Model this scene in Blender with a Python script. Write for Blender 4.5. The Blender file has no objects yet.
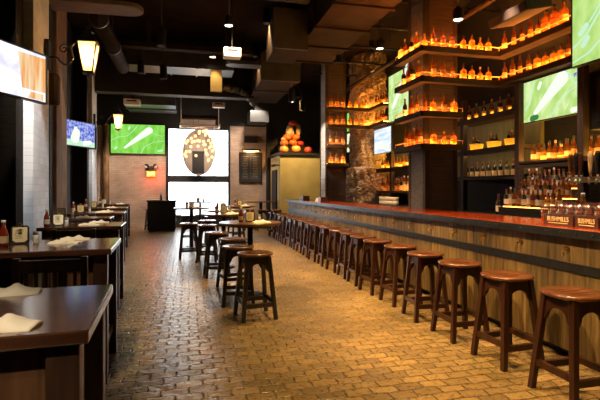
import bpy, bmesh, math, random
from mathutils import Vector, Matrix
R = random.Random(7)
sc = bpy.context.scene
COL = sc.collection
PI = math.pi
rad = math.radians
ORD = ['first','second','third','fourth','fifth','sixth','seventh','eighth','ninth','tenth','eleventh','twelfth',
       'thirteenth','fourteenth','fifteenth','sixteenth','seventeenth','eighteenth','nineteenth','twentieth']

# ------------------------------------------------------------------ materials
def nmat(name):
    m = bpy.data.materials.new(name); m.use_nodes = True
    nt = m.node_tree; nt.nodes.clear()
    out = nt.nodes.new('ShaderNodeOutputMaterial')
    return m, nt, out
def N(nt, t, **kw):
    n = nt.nodes.new(t)
    for k, v in kw.items():
        if k.startswith('i_'):
            key = k[2:]
            n.inputs[int(key) if key.isdigit() else key.replace('_', ' ')].default_value = v
        else: setattr(n, k, v)
    return n
def L(nt, a, b): nt.links.new(a, b)
def c4(c): return (c[0], c[1], c[2], 1.0)

def surf(name, c1, c2=None, rough=0.5, metal=0.0, scale=6.0, stretch=(1,1,1), bump=0.0, spec=0.5, coat=0.0, detail=4.0, space='Object', island=0.0, bscale=None):
    """principled with a noise-mixed colour"""
    m, nt, out = nmat(name)
    p = N(nt, 'ShaderNodeBsdfPrincipled')
    p.inputs['Roughness'].default_value = rough; p.inputs['Metallic'].default_value = metal
    p.inputs['Specular IOR Level'].default_value = spec
    p.inputs['Coat Weight'].default_value = coat; p.inputs['Coat Roughness'].default_value = 0.12
    if c2 is None: c2 = tuple(x*0.8 for x in c1)
    tc = N(nt, 'ShaderNodeTexCoord'); mp = N(nt, 'ShaderNodeMapping'); mp.inputs['Scale'].default_value = stretch
    L(nt, tc.outputs[space], mp.inputs[0])
    nz = N(nt, 'ShaderNodeTexNoise'); nz.inputs['Scale'].default_value = scale; nz.inputs['Detail'].default_value = detail
    L(nt, mp.outputs[0], nz.inputs['Vector'])
    rp = N(nt, 'ShaderNodeValToRGB')
    rp.color_ramp.elements[0].position = 0.32; rp.color_ramp.elements[0].color = c4(c2)
    rp.color_ramp.elements[1].position = 0.68; rp.color_ramp.elements[1].color = c4(c1)
    L(nt, nz.outputs['Fac'], rp.inputs[0])
    col = rp.outputs[0]
    if island > 0:
        g = N(nt, 'ShaderNodeNewGeometry')
        mr = N(nt, 'ShaderNodeMapRange'); mr.inputs[3].default_value = 1-island; mr.inputs[4].default_value = 1+island
        L(nt, g.outputs['Random Per Island'], mr.inputs[0])
        mx = N(nt, 'ShaderNodeVectorMath', operation='SCALE')
        L(nt, col, mx.inputs[0]); L(nt, mr.outputs[0], mx.inputs['Scale'])
        col = mx.outputs[0]
    L(nt, col, p.inputs['Base Color'])
    if bump > 0:
        b = N(nt, 'ShaderNodeBump'); b.inputs['Strength'].default_value = bump; b.inputs['Distance'].default_value = 0.02
        src = nz
        if bscale:
            src = N(nt, 'ShaderNodeTexNoise'); src.inputs['Scale'].default_value = bscale; src.inputs['Detail'].default_value = 6
            L(nt, mp.outputs[0], src.inputs['Vector'])
        L(nt, src.outputs['Fac'], b.inputs['Height']); L(nt, b.outputs[0], p.inputs['Normal'])
    L(nt, p.outputs[0], out.inputs[0])
    return m

def emit(name, col, s):
    m, nt, out = nmat(name)
    e = N(nt, 'ShaderNodeEmission'); e.inputs[0].default_value = c4(col); e.inputs[1].default_value = s
    L(nt, e.outputs[0], out.inputs[0]); return m

def emit_noise(name, ca, cb, s, scale=4.0, stretch=(1,1,1), lo=0.4, hi=0.6):
    m, nt, out = nmat(name)
    e = N(nt, 'ShaderNodeEmission'); e.inputs[1].default_value = s
    tc = N(nt, 'ShaderNodeTexCoord'); mp = N(nt, 'ShaderNodeMapping'); mp.inputs['Scale'].default_value = stretch
    nz = N(nt, 'ShaderNodeTexNoise'); nz.inputs['Scale'].default_value = scale; nz.inputs['Detail'].default_value = 3
    rp = N(nt, 'ShaderNodeValToRGB')
    rp.color_ramp.elements[0].position = lo; rp.color_ramp.elements[0].color = c4(ca)
    rp.color_ramp.elements[1].position = hi; rp.color_ramp.elements[1].color = c4(cb)
    L(nt, tc.outputs['Object'], mp.inputs[0]); L(nt, mp.outputs[0], nz.inputs['Vector']); L(nt, nz.outputs['Fac'], rp.inputs[0])
    L(nt, rp.outputs[0], e.inputs[0]); L(nt, e.outputs[0], out.inputs[0]); return m

def glow_glass(name, col, col2, gloss=0.08, rough=0.08, transp=0.0, scale=14):
    """thin coloured glass full of spirit: translucent body, glossy skin"""
    m, nt, out = nmat(name)
    tl = N(nt, 'ShaderNodeBsdfTranslucent'); df = N(nt, 'ShaderNodeBsdfDiffuse')
    tc = N(nt, 'ShaderNodeTexCoord'); nz = N(nt, 'ShaderNodeTexNoise'); nz.inputs['Scale'].default_value = scale
    L(nt, tc.outputs['Object'], nz.inputs['Vector'])
    rp = N(nt, 'ShaderNodeValToRGB'); rp.color_ramp.elements[0].position = .35; rp.color_ramp.elements[1].position = .65
    rp.color_ramp.elements[0].color = c4(col2); rp.color_ramp.elements[1].color = c4(col)
    L(nt, nz.outputs['Fac'], rp.inputs[0])
    L(nt, rp.outputs[0], tl.inputs[0]); L(nt, rp.outputs[0], df.inputs[0])
    a = N(nt, 'ShaderNodeMixShader'); a.inputs[0].default_value = 0.25
    L(nt, tl.outputs[0], a.inputs[1]); L(nt, df.outputs[0], a.inputs[2])
    gl = N(nt, 'ShaderNodeBsdfGlossy'); gl.inputs['Roughness'].default_value = rough
    b = N(nt, 'ShaderNodeMixShader'); b.inputs[0].default_value = gloss
    L(nt, a.outputs[0], b.inputs[1]); L(nt, gl.outputs[0], b.inputs[2])
    last = b
    if transp > 0:
        t = N(nt, 'ShaderNodeBsdfTransparent'); t.inputs[0].default_value = c4(col)
        c = N(nt, 'ShaderNodeMixShader'); c.inputs[0].default_value = transp
        L(nt, b.outputs[0], c.inputs[1]); L(nt, t.outputs[0], c.inputs[2]); last = c
    L(nt, last.outputs[0], out.inputs[0]); return m

def pane(name, tint=(1,1,1), gloss=0.08):
    m, nt, out = nmat(name)
    t = N(nt, 'ShaderNodeBsdfTransparent'); t.inputs[0].default_value = c4(tint)
    g = N(nt, 'ShaderNodeBsdfGlossy'); g.inputs['Roughness'].default_value = 0.03
    lw = N(nt, 'ShaderNodeLayerWeight'); lw.inputs[0].default_value = 0.35
    ma = N(nt, 'ShaderNodeMath', operation='MULTIPLY_ADD'); ma.inputs[1].default_value = 0.6; ma.inputs[2].default_value = gloss
    L(nt, lw.outputs['Facing'], ma.inputs[0])
    x = N(nt, 'ShaderNodeMixShader'); L(nt, ma.outputs[0], x.inputs[0])
    L(nt, t.outputs[0], x.inputs[1]); L(nt, g.outputs[0], x.inputs[2]); L(nt, x.outputs[0], out.inputs[0]); return m

def bricks(name, c1, c2, mort, bw, bh, msize, rough, axis='XZ', bump=0.5, spec=0.4, dist=0.0, off=0.5, var_scale=1.5, var=(0.75,1.15), mbump=True):
    m, nt, out = nmat(name)
    p = N(nt, 'ShaderNodeBsdfPrincipled'); p.inputs['Roughness'].default_value = rough; p.inputs['Specular IOR Level'].default_value = spec
    tc = N(nt, 'ShaderNodeTexCoord')
    sx = N(nt, 'ShaderNodeSeparateXYZ'); cx = N(nt, 'ShaderNodeCombineXYZ'); L(nt, tc.outputs['Object'], sx.inputs[0])
    L(nt, sx.outputs[axis[0]], cx.inputs[0]); L(nt, sx.outputs[axis[1]], cx.inputs[1])
    vec = cx.outputs[0]
    if dist > 0:
        nz = N(nt, 'ShaderNodeTexNoise'); nz.inputs['Scale'].default_value = 7.0; nz.inputs['Detail'].default_value = 2
        L(nt, vec, nz.inputs['Vector'])
        sb = N(nt, 'ShaderNodeVectorMath', operation='SUBTRACT'); sb.inputs[1].default_value = (.5,.5,.5); L(nt, nz.outputs['Color'], sb.inputs[0])
        s2 = N(nt, 'ShaderNodeVectorMath', operation='SCALE'); s2.inputs['Scale'].default_value = dist; L(nt, sb.outputs[0], s2.inputs[0])
        ad = N(nt, 'ShaderNodeVectorMath', operation='ADD'); L(nt, vec, ad.inputs[0]); L(nt, s2.outputs[0], ad.inputs[1]); vec = ad.outputs[0]
    b = N(nt, 'ShaderNodeTexBrick', offset=off)
    b.inputs['Scale'].default_value = 1.0; b.inputs['Brick Width'].default_value = bw; b.inputs['Row Height'].default_value = bh
    b.inputs['Mortar Size'].default_value = msize; b.inputs['Mortar Smooth'].default_value = 0.4
    b.inputs['Color1'].default_value = c4(c1); b.inputs['Color2'].default_value = c4(c2); b.inputs['Mortar'].default_value = c4(mort)
    L(nt, vec, b.inputs['Vector'])
    n2 = N(nt, 'ShaderNodeTexNoise'); n2.inputs['Scale'].default_value = var_scale; n2.inputs['Detail'].default_value = 5; L(nt, cx.outputs[0], n2.inputs['Vector'])
    mr = N(nt, 'ShaderNodeMapRange'); mr.inputs[1].default_value = .3; mr.inputs[2].default_value = .7; mr.inputs[3].default_value = var[0]; mr.inputs[4].default_value = var[1]
    L(nt, n2.outputs['Fac'], mr.inputs[0])
    sc_ = N(nt, 'ShaderNodeVectorMath', operation='SCALE'); L(nt, b.outputs['Color'], sc_.inputs[0]); L(nt, mr.outputs[0], sc_.inputs['Scale'])
    L(nt, sc_.outputs[0], p.inputs['Base Color'])
    n3 = N(nt, 'ShaderNodeTexNoise'); n3.inputs['Scale'].default_value = 30; n3.inputs['Detail'].default_value = 5; L(nt, cx.outputs[0], n3.inputs['Vector'])
    mm = N(nt, 'ShaderNodeMath', operation='MULTIPLY_ADD'); mm.inputs[1].default_value = -1.0 if mbump else 0
    n3m = N(nt, 'ShaderNodeMath', operation='MULTIPLY'); n3m.inputs[1].default_value = 0.55; L(nt, n3.outputs['Fac'], n3m.inputs[0])
    L(nt, b.outputs['Fac'], mm.inputs[0]); L(nt, n3m.outputs[0], mm.inputs[2])
    bp = N(nt, 'ShaderNodeBump'); bp.inputs['Strength'].default_value = bump; bp.inputs['Distance'].default_value = 0.012
    L(nt, mm.outputs[0], bp.inputs['Height']); L(nt, bp.outputs[0], p.inputs['Normal'])
    L(nt, p.outputs[0], out.inputs[0]); return m

def pavers():
    """worn clay pavers: wavy joints, each stone a little higher, darker or more tilted than the next"""
    m, nt, out = nmat('paver')
    p = N(nt, 'ShaderNodeBsdfPrincipled')
    tc = N(nt, 'ShaderNodeTexCoord')
    def nz(scale, detail, src):
        n = N(nt, 'ShaderNodeTexNoise'); n.inputs['Scale'].default_value = scale; n.inputs['Detail'].default_value = detail; L(nt, src, n.inputs['Vector']); return n
    def wob(src, scale, amt):
        n = nz(scale, 2, src)
        a = N(nt, 'ShaderNodeVectorMath', operation='SUBTRACT'); a.inputs[1].default_value = (.5,.5,.5); L(nt, n.outputs['Color'], a.inputs[0])
        b = N(nt, 'ShaderNodeVectorMath', operation='MULTIPLY'); b.inputs[1].default_value = (amt, amt, 0); L(nt, a.outputs[0], b.inputs[0])
        c = N(nt, 'ShaderNodeVectorMath', operation='ADD'); L(nt, src, c.inputs[0]); L(nt, b.outputs[0], c.inputs[1]); return c.outputs[0]
    vec = wob(wob(tc.outputs['Object'], 3.0, .06), 13.0, .03)
    def brick(c1, c2, mo, ms, smooth):
        b = N(nt, 'ShaderNodeTexBrick', offset=.5); b.inputs['Scale'].default_value = 1
        b.inputs['Brick Width'].default_value = .2; b.inputs['Row Height'].default_value = .108; b.inputs['Mortar Size'].default_value = ms; b.inputs['Mortar Smooth'].default_value = smooth
        b.inputs['Color1'].default_value = c4(c1); b.inputs['Color2'].default_value = c4(c2); b.inputs['Mortar'].default_value = c4(mo)
        L(nt, vec, b.inputs['Vector']); return b
    col = brick((.34,.215,.082), (.2,.128,.052), (.045,.027,.012), .0045, .5)
    hgt = brick((1,1,1), (.55,.55,.55), (0,0,0), .011, 1.0)
    n2 = nz(1.1, 5, tc.outputs['Object'])
    mr = N(nt, 'ShaderNodeMapRange'); mr.inputs[1].default_value = .3; mr.inputs[2].default_value = .7; mr.inputs[3].default_value = .72; mr.inputs[4].default_value = 1.25; L(nt, n2.outputs['Fac'], mr.inputs[0])
    n4 = nz(26, 5, vec)
    mr2 = N(nt, 'ShaderNodeMapRange'); mr2.inputs[1].default_value = .3; mr2.inputs[2].default_value = .7; mr2.inputs[3].default_value = .78; mr2.inputs[4].default_value = 1.2; L(nt, n4.outputs['Fac'], mr2.inputs[0])
    mu = N(nt, 'ShaderNodeMath', operation='MULTIPLY'); L(nt, mr.outputs[0], mu.inputs[0]); L(nt, mr2.outputs[0], mu.inputs[1])
    sc_ = N(nt, 'ShaderNodeVectorMath', operation='SCALE'); L(nt, col.outputs['Color'], sc_.inputs[0]); L(nt, mu.outputs[0], sc_.inputs['Scale']); L(nt, sc_.outputs[0], p.inputs['Base Color'])
    p.inputs['Specular IOR Level'].default_value = .8
    mr3 = N(nt, 'ShaderNodeMapRange'); mr3.inputs[3].default_value = .17; mr3.inputs[4].default_value = .42; L(nt, n4.outputs['Fac'], mr3.inputs[0]); L(nt, mr3.outputs[0], p.inputs['Roughness'])
    n3 = nz(9, 3, vec)
    h1 = N(nt, 'ShaderNodeMath', operation='MULTIPLY_ADD'); h1.inputs[1].default_value = .9; L(nt, n3.outputs['Fac'], h1.inputs[0]); L(nt, hgt.outputs['Color'], h1.inputs[2])
    h2 = N(nt, 'ShaderNodeMath', operation='MULTIPLY_ADD'); h2.inputs[1].default_value = .3; L(nt, n4.outputs['Fac'], h2.inputs[0]); L(nt, h1.outputs[0], h2.inputs[2])
    bp = N(nt, 'ShaderNodeBump'); bp.inputs['Strength'].default_value = .9; bp.inputs['Distance'].default_value = .013
    L(nt, h2.outputs[0], bp.inputs['Height']); L(nt, bp.outputs[0], p.inputs['Normal']); L(nt, p.outputs[0], out.inputs[0]); return m

M = {}
M['floor'] = pavers()
M['wbrick'] = bricks('white_brick', (.72,.73,.75), (.6,.61,.64), (.58,.59,.61), .24, .085, .006, .7, 'YZ', bump=.25, dist=.012)
M['tanbrick'] = bricks('tan_brick', (.45,.33,.25), (.37,.265,.2), (.29,.205,.15), .2, .07, .006, .85, 'XZ', bump=.5, dist=.01, var=(.75,1.2))
M['stucco'] = surf('ochre_plaster', (.44,.36,.17), (.34,.27,.115), .8, scale=2.0, bump=.2, bscale=30)
M['black'] = surf('black_paint', (.012,.010,.010), (.007,.006,.006), .7, scale=3, bump=.1)
M['ceil'] = surf('ceiling_black', (.02,.012,.009), (.01,.006,.005), .9, spec=.1, scale=2, bump=.3)
M['blackwood'] = surf('black_wood', (.012,.009,.008), (.006,.004,.004), .75, spec=.2, scale=5, stretch=(1,1,8), bump=.25)
M['dark'] = surf('dark_stained_wood', (.055,.026,.014), (.026,.012,.007), .38, scale=4, stretch=(6,6,.6), bump=.08, coat=.2)
M['tabletop'] = surf('table_top_wood', (.1,.04,.018), (.04,.015,.008), .2, scale=5, stretch=(.6,7,4), bump=.04, coat=.6)
M['roundtop'] = surf('round_top_wood', (.16,.062,.022), (.075,.028,.012), .28, scale=5, stretch=(.6,7,4), bump=.04, coat=.4)
M['stool'] = surf('stool_wood', (.05,.015,.006), (.02,.006,.003), .36, scale=5, stretch=(5,5,.7), bump=.06, spec=.35, coat=.1)
M['seat'] = surf('stool_seat_wood', (.19,.062,.02), (.07,.02,.008), .27, scale=4, stretch=(.7,6,3), bump=.05, coat=.5)
M['stoolblack'] = surf('black_stool_wood', (.03,.022,.018), (.016,.011,.009), .35, scale=5, stretch=(5,5,.7), bump=.06, coat=.3)
M['seatlight'] = surf('worn_seat_wood', (.24,.105,.04), (.13,.05,.018), .27, scale=4, stretch=(.7,6,3), bump=.05, coat=.5)
M['bartop'] = surf('bar_top_mahogany', (.46,.06,.014), (.26,.028,.008), .2, scale=4, stretch=(6,.5,3), bump=.03, coat=.6)
M['barn'] = surf('barn_planks', (.19,.115,.036), (.06,.034,.011), .6, scale=5, stretch=(5,5,.5), bump=.35, island=.38)
M['iron'] = surf('black_iron', (.032,.032,.036), (.018,.018,.02), .42, metal=.6, scale=12, bump=.06)
M['steel'] = surf('steel', (.5,.48,.45), (.4,.38,.36), .28, metal=1.0, scale=8)
M['brass'] = surf('brass', (.6,.36,.1), (.45,.26,.07), .3, metal=1.0, scale=10)
M['copper'] = surf('copper_rail', (.9,.42,.11), (.75,.33,.08), .4, metal=.35, scale=10)
M['galv'] = surf('galvanised_duct', (.11,.115,.115), (.07,.075,.075), .4, metal=.5, scale=3, bump=.1)
M['ductdark'] = surf('painted_duct', (.035,.02,.014), (.018,.01,.007), .85, spec=.12, scale=3, bump=.12)
M['colwood'] = surf('column_boards', (.06,.026,.013), (.02,.009,.005), .6, scale=4, stretch=(.5,.5,9), bump=.35)
M['colgrey'] = surf('column_grey_boards', (.085,.075,.07), (.04,.034,.032), .7, scale=6, stretch=(1.5,1.5,6), bump=.35)
M['post'] = surf('column_post_wood', (.045,.024,.015), (.02,.011,.007), .7, spec=.2, scale=6, stretch=(5,5,.5), bump=.2)
M['pale'] = surf('pale_plank', (.2,.155,.13), (.13,.1,.085), .7, scale=5, stretch=(1,6,3), bump=.1)
M['panelwood'] = surf('leg_board_wood', (.13,.06,.026), (.07,.032,.014), .45, scale=4, stretch=(6,6,.6), bump=.1)
M['globe'] = emit('amber_globe', (1.0,.46,.16), 3.0)
M['whitepost'] = surf('whitewashed_boards', (.55,.52,.48), (.3,.27,.24), .75, scale=9, stretch=(1.5,1.5,2), bump=.4)
M['shelf'] = surf('shelf_board', (.05,.028,.016), (.026,.015,.009), .7, spec=.2, scale=5, stretch=(1,1,5), bump=.15)
M['rough'] = surf('rough_timber', (.34,.19,.08), (.12,.065,.028), .8, scale=6, stretch=(3,3,.5), bump=.5)
M['stone'] = surf('rough_stone', (.42,.28,.16), (.16,.1,.055), .9, scale=14, stretch=(1,1,2.2), bump=1.0, bscale=24, detail=8)
M['backpanel'] = surf('olive_back_panel', (.13,.105,.025), (.085,.07,.016), .7, scale=3, stretch=(4,4,.5))
M['white'] = surf('white_plastic', (.75,.7,.64), (.7,.65,.58), .5, scale=4)
M['cloth'] = surf('napkin_cloth', (.78,.7,.56), (.7,.62,.48), .85, scale=12, bump=.15)
M['paper'] = surf('cream_card', (.72,.6,.36), (.64,.52,.3), .7, scale=5)
M['ink'] = surf('dark_ink', (.06,.045,.03), (.05,.04,.03), .7)
M['ketchup'] = surf('ketchup_glass', (.2,.022,.012), (.13,.012,.008), .12, scale=5, coat=.6)
M['ketlabel'] = surf('sauce_label', (.55,.42,.24), (.45,.33,.18), .6)
M['cap'] = surf('white_cap', (.62,.58,.52), (.55,.5,.45), .45)
M['capgold'] = surf('gold_cap', (.5,.33,.1), (.4,.25,.07), .35, metal=.7)
M['capred'] = surf('red_foil', (.22,.02,.015), (.15,.012,.01), .4)
M['capblack'] = surf('black_cap', (.02,.016,.013), (.012,.01,.008), .4)
M['chalk'] = surf('chalkboard', (.016,.015,.015), (.01,.01,.01), .8, scale=4)
M['chalkline'] = surf('chalk_dust', (.17,.155,.14), (.08,.075,.07), .9, scale=40)
M['rubber'] = surf('rubber', (.02,.02,.02), (.015,.015,.015), .7)
M['crate'] = surf('caddy_wood', (.07,.022,.012), (.045,.014,.008), .45, scale=6, stretch=(4,1,4))
M['letter'] = surf('cream_letters', (.85,.68,.36), (.78,.6,.3), .6)
M['pumpkin'] = surf('orange_ceramic', (.62,.2,.035), (.5,.13,.02), .45, scale=4)
M['redc'] = surf('red_ceramic', (.5,.05,.02), (.4,.035,.015), .45)
M['ivory'] = surf('ivory_ceramic', (.62,.45,.25), (.5,.34,.17), .45, scale=8)
M['disc'] = surf('brown_disc', (.36,.29,.24), (.26,.2,.165), .6, scale=3)
M['concrete'] = surf('pavement', (.5,.5,.5), (.42,.42,.42), .8, scale=2)
M['glass'] = pane('window_pane', (.97,.99,1), .03)
M['tumbler'] = pane('clear_glass', (.9,.89,.85), .16)
M['amber'] = glow_glass('amber_spirit', (.27,.095,.014), (.12,.034,.005))
M['gold'] = glow_glass('golden_spirit', (.42,.22,.035), (.24,.095,.014))
M['red_sp'] = glow_glass('red_brown_spirit', (.24,.055,.012), (.12,.02,.005))
M['darkglass'] = glow_glass('dark_green_glass', (.03,.035,.02), (.015,.02,.012), gloss=.15)
M['clearsp'] = glow_glass('clear_spirit', (.5,.42,.3), (.4,.32,.22), gloss=.15)
M['neckglass'] = glow_glass('amber_neck_glass', (.36,.13,.03), (.2,.06,.012), gloss=.16, transp=.3)
M['lab_cream'] = glow_glass('cream_label', (1.0,.86,.5), (.95,.74,.36), gloss=.02, rough=.5)
M['lab_gold'] = glow_glass('yellow_label', (1.0,.85,.3), (1.0,.72,.2), gloss=.02, rough=.5)
M['lab_red'] = glow_glass('orange_label', (.9,.5,.15), (.7,.3,.07), gloss=.02, rough=.5)
M['lab_white'] = surf('paper_label', (.8,.56,.34), (.62,.4,.24), .7)
M['bucket'] = glow_glass('amber_bucket', (1.0,.62,.08), (.95,.5,.05))
M['strip'] = emit('amber_light_strip', (1.0,.54,.09), 26.0)
M['under'] = emit('warm_under_shelf_light', (1.0,.68,.38), 12.0)  # added glow, brightens the bottles beneath the shelf
M['under_y'] = emit('yellow_under_shelf_light', (1.0,.7,.3), 20)  # added glow, brightens the wine labels and olive panel
M['strip_lo'] = emit('amber_light_strip_dim', (1.0,.36,.06), 6.0)
M['bulb'] = emit('warm_lamp_glow', (1.0,.55,.2), 14)
M['bucketlamp'] = emit('bucket_lamp', (1.0,.62,.16), 14)
M['lantern'] = emit('lantern_flame_glow', (1.0,.5,.16), 16)
M['dlight'] = emit('downlight_face', (1.0,.8,.6), 9)
M['exit'] = emit_noise('exit_sign_glow', (1.0,.2,.02), (1.0,.45,.05), 2.2, 9)
M['exit_l'] = emit('exit_letters', (1.0,.75,.2), 4.0)
M['headlamp'] = surf('lamp_lens', (.5,.45,.4), (.4,.35,.3), .2)
# screens
M['s_green'] = emit_noise('screen_turf', (.2,.62,.06), (.3,.78,.12), 0.76, 5, (1,1,.5))
M['s_pale'] = emit_noise('screen_pale_turf', (.48,.73,.21), (.72,.9,.42), 0.76, 6, (1,1,.6))
M['s_mid'] = emit_noise('screen_mid_turf', (.42,.68,.16), (.58,.82,.28), 0.76, 4, (1,1,.5))
M['s_white'] = emit('screen_white', (.86,.97,.80), 0.83)
M['s_line'] = emit('screen_line', (.62,.92,.66), 0.72)
M['s_blue'] = emit_noise('screen_crowd', (.06,.12,.6), (.5,.55,.95), 0.72, 16)
M['s_lav'] = emit_noise('screen_lavender', (.62,.62,.95), (1,1,1), 0.97, 4)
M['s_orange'] = emit_noise('screen_orange', (.85,.36,.1), (.9,.72,.45), 0.79, 3, (5,1,.5))
M['s_ice'] = emit_noise('screen_ice', (.45,.62,.9), (.9,.95,1.0), 0.83, 3, (.5,1,3), .35, .6)
M['s_yell'] = emit_noise('screen_yellow', (.85,.8,.42), (.95,.95,.75), 0.79, 4)
M['s_dkgreen'] = emit('screen_tree', (.06,.25,.07), 0.65)

# ------------------------------------------------------------------ mesh builder
class MB:
    def __init__(s): s.v=[]; s.f=[]; s.m=[]; s.s=[]
    def add(s, vs, fs, m=0, smooth=False):
        b=len(s.v); s.v += [tuple(v) for v in vs]
        for f in fs: s.f.append(tuple(b+i for i in f)); s.m.append(m); s.s.append(smooth)
        return s
    def box(s, x0,x1,y0,y1,z0,z1, m=0):
        if x0>x1: x0,x1=x1,x0
        if y0>y1: y0,y1=y1,y0
        vs=[(x0,y0,z0),(x1,y0,z0),(x1,y1,z0),(x0,y1,z0),(x0,y0,z1),(x1,y0,z1),(x1,y1,z1),(x0,y1,z1)]
        return s.add(vs,[(0,3,2,1),(4,5,6,7),(0,1,5,4),(1,2,6,5),(2,3,7,6),(3,0,4,7)],m)
    def cyl(s, p0,p1,r0,r1=None,n=12,m=0,caps=True,smooth=True,twist=0.0):
        r1 = r0 if r1 is None else r1
        p0=Vector(p0); p1=Vector(p1); d=(p1-p0).normalized()
        a = Vector((0,0,1)) if abs(d.z)<.95 else Vector((1,0,0))
        u=d.cross(a).normalized(); w=d.cross(u).normalized()
        if abs(d.z)>=.95: u,w = Vector((1,0,0)), Vector((0,1,0)) if d.z>0 else Vector((0,-1,0))
        vs=[]
        for p,r in ((p0,r0),(p1,r1)):
            for k in range(n):
                t=2*PI*k/n+twist; vs.append(p+u*(r*math.cos(t))+w*(r*math.sin(t)))
        fs=[(k,(k+1)%n,n+(k+1)%n,n+k) for k in range(n)]
        s.add(vs,fs,m,smooth)
        if caps: s.add(vs,[tuple(range(n-1,-1,-1)),tuple(range(n,2*n))],m)
        return s
    def lathe(s, prof, n=14, c=(0,0,0), m=0, bot=True, top=True, smooth=True, sq=0.0):
        vs=[]
        for r,z in prof:
            for k in range(n):
                t=2*PI*(k+.5)/n
                k2 = 1.0
                if sq>0: k2 = 1.0/max(abs(math.cos(t)),abs(math.sin(t))); k2 = 1+(k2-1)*sq
                vs.append((c[0]+r*k2*math.cos(t), c[1]+r*k2*math.sin(t), c[2]+z))
        fs=[]
        for j in range(len(prof)-1):
            for k in range(n): fs.append((j*n+k,j*n+(k+1)%n,(j+1)*n+(k+1)%n,(j+1)*n+k))
        s.add(vs,fs,m,smooth)
        if bot: s.add(vs[:n],[tuple(range(n-1,-1,-1))],m)
        if top: s.add(vs[-n:],[tuple(range(n))],m)
        return s
    def prism(s, poly, a0, a1, axis='z', m=0):
        n=len(poly)
        def P(p,a):
            return {'z':(p[0],p[1],a),'y':(p[0],a,p[1]),'x':(a,p[0],p[1])}[axis]
        vs=[P(p,a0) for p in poly]+[P(p,a1) for p in poly]
        fs=[tuple(range(n-1,-1,-1)),tuple(range(n,2*n))]+[(k,(k+1)%n,n+(k+1)%n,n+k) for k in range(n)]
        return s.add(vs,fs,m)
    def tube(s, pts, r, n=8, m=0):
        for a,b in zip(pts[:-1],pts[1:]): s.cyl(a,b,r,r,n,m)
        return s
    def bar(s, p0, p1, w0, w1=None, m=0):
        """square bar between two points"""
        w1 = w0 if w1 is None else w1
        return s.cyl(p0,p1,w0*.7071,w1*.7071,4,m,True,False,PI/4)
    def sphere(s, c, r, n=12, m=0, sz=1.0):
        prof=[(max(r*math.sin(PI*j/(n//2+2)),.0005), -r*sz*math.cos(PI*j/(n//2+2))) for j in range(n//2+3)]
        return s.lathe(prof,n,c,m)
    def xf(s, mat, start=0):
        for i in range(start,len(s.v)): s.v[i]=tuple(mat @ Vector(s.v[i]))
        return s
    def build(s, name, mats, parent=None, bevel=0.0, loc=None, rotz=0.0):
        me=bpy.data.meshes.new(name); me.from_pydata(s.v,[],s.f)
        if not isinstance(mats,(list,tuple)): mats=[mats]
        for m in mats: me.materials.append(m)
        me.polygons.foreach_set('material_index', s.m); me.polygons.foreach_set('use_smooth', s.s)
        bm=bmesh.new(); bm.from_mesh(me); bmesh.ops.remove_doubles(bm,verts=bm.verts,dist=2e-6); bmesh.ops.recalc_face_normals(bm,faces=bm.faces); bm.to_mesh(me); bm.free()
        me.update()
        o=bpy.data.objects.new(name,me); COL.objects.link(o)
        if parent is not None: o.parent=parent
        if loc is not None: o.location=loc
        o.rotation_euler=(0,0,rotz)
        if bevel>0:
            b=o.modifiers.new('Bevel','BEVEL'); b.width=bevel; b.segments=2; b.limit_method='ANGLE'; b.angle_limit=rad(40)
        return o

def each(mb,name,mat,parent):
    """one object per separate piece of the builder"""
    key={}; par=list(range(len(mb.v)))
    def fd(a):
        while par[a]!=a: par[a]=par[par[a]]; a=par[a]
        return a
    for i,v in enumerate(mb.v):
        k=tuple(round(c,5) for c in v)
        if k in key: par[fd(i)]=fd(key[k])
        else: key[k]=i
    for f in mb.f:
        for a in f[1:]: par[fd(a)]=fd(f[0])
    gr={}
    for fi,f in enumerate(mb.f): gr.setdefault(fd(f[0]),[]).append(fi)
    for fs in gr.values():
        n=MB()
        for fi in fs: n.add([mb.v[a] for a in mb.f[fi]],[tuple(range(len(mb.f[fi])))],mb.m[fi],mb.s[fi])
        n.build(name,mat,parent)
def tag(o,label,cat,group=None):
    if len(label.replace('-',' ').split())>16: print('LONG',label)
    o['label']=label; o['category']=cat
    if group: o['group']=group
    elif 'group' in o: del o['group']
    return o
def thing(name,label,cat,loc=(0,0,0),rotz=0.0,group=None):
    o=bpy.data.objects.new(name,None); o.empty_display_size=.1; COL.objects.link(o)
    o.location=loc; o.rotation_euler=(0,0,rotz)
    return tag(o,label,cat,group)
def struct(o): o['kind']='structure'; return o
def kids(o): return [c for c in bpy.data.objects if c.parent is o]
def clone(root,loc,rotz,label,group=None,scale=None):
    r=root.copy(); COL.objects.link(r); r.location=loc; r.rotation_euler=(0,0,rotz)
    tag(r,label,root['category'],group or root.get('group'))
    if scale: r.scale=scale
    for ch in root['_k'] if '_k' in root else kids(root):
        c=ch.copy(); COL.objects.link(c); c.parent=r
        for g in kids(ch):
            d=g.copy(); COL.objects.link(d); d.parent=c
    return r
class Proto:
    """keeps one built thing with its children; the first placement moves it, later ones copy it"""
    def __init__(s, root): s.root=root; s.used=False; s.ch=[(c,kids(c)) for c in kids(root)]
    def place(s,loc,rotz,label,group=None,scale=None):
        if not s.used:
            s.used=True; r=s.root; r.location=loc; r.rotation_euler=(0,0,rotz); tag(r,label,r['category'],group)
            if scale: r.scale=scale
            return r
        r=s.root.copy(); COL.objects.link(r); r.location=loc; r.rotation_euler=(0,0,rotz); r.scale=scale or (1,1,1)
        tag(r,label,s.root['category'],group)
        for ch,gs in s.ch:
            c=ch.copy(); COL.objects.link(c); c.parent=r
            for g in gs:
                d=g.copy(); COL.objects.link(d); d.parent=c
        return r
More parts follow.
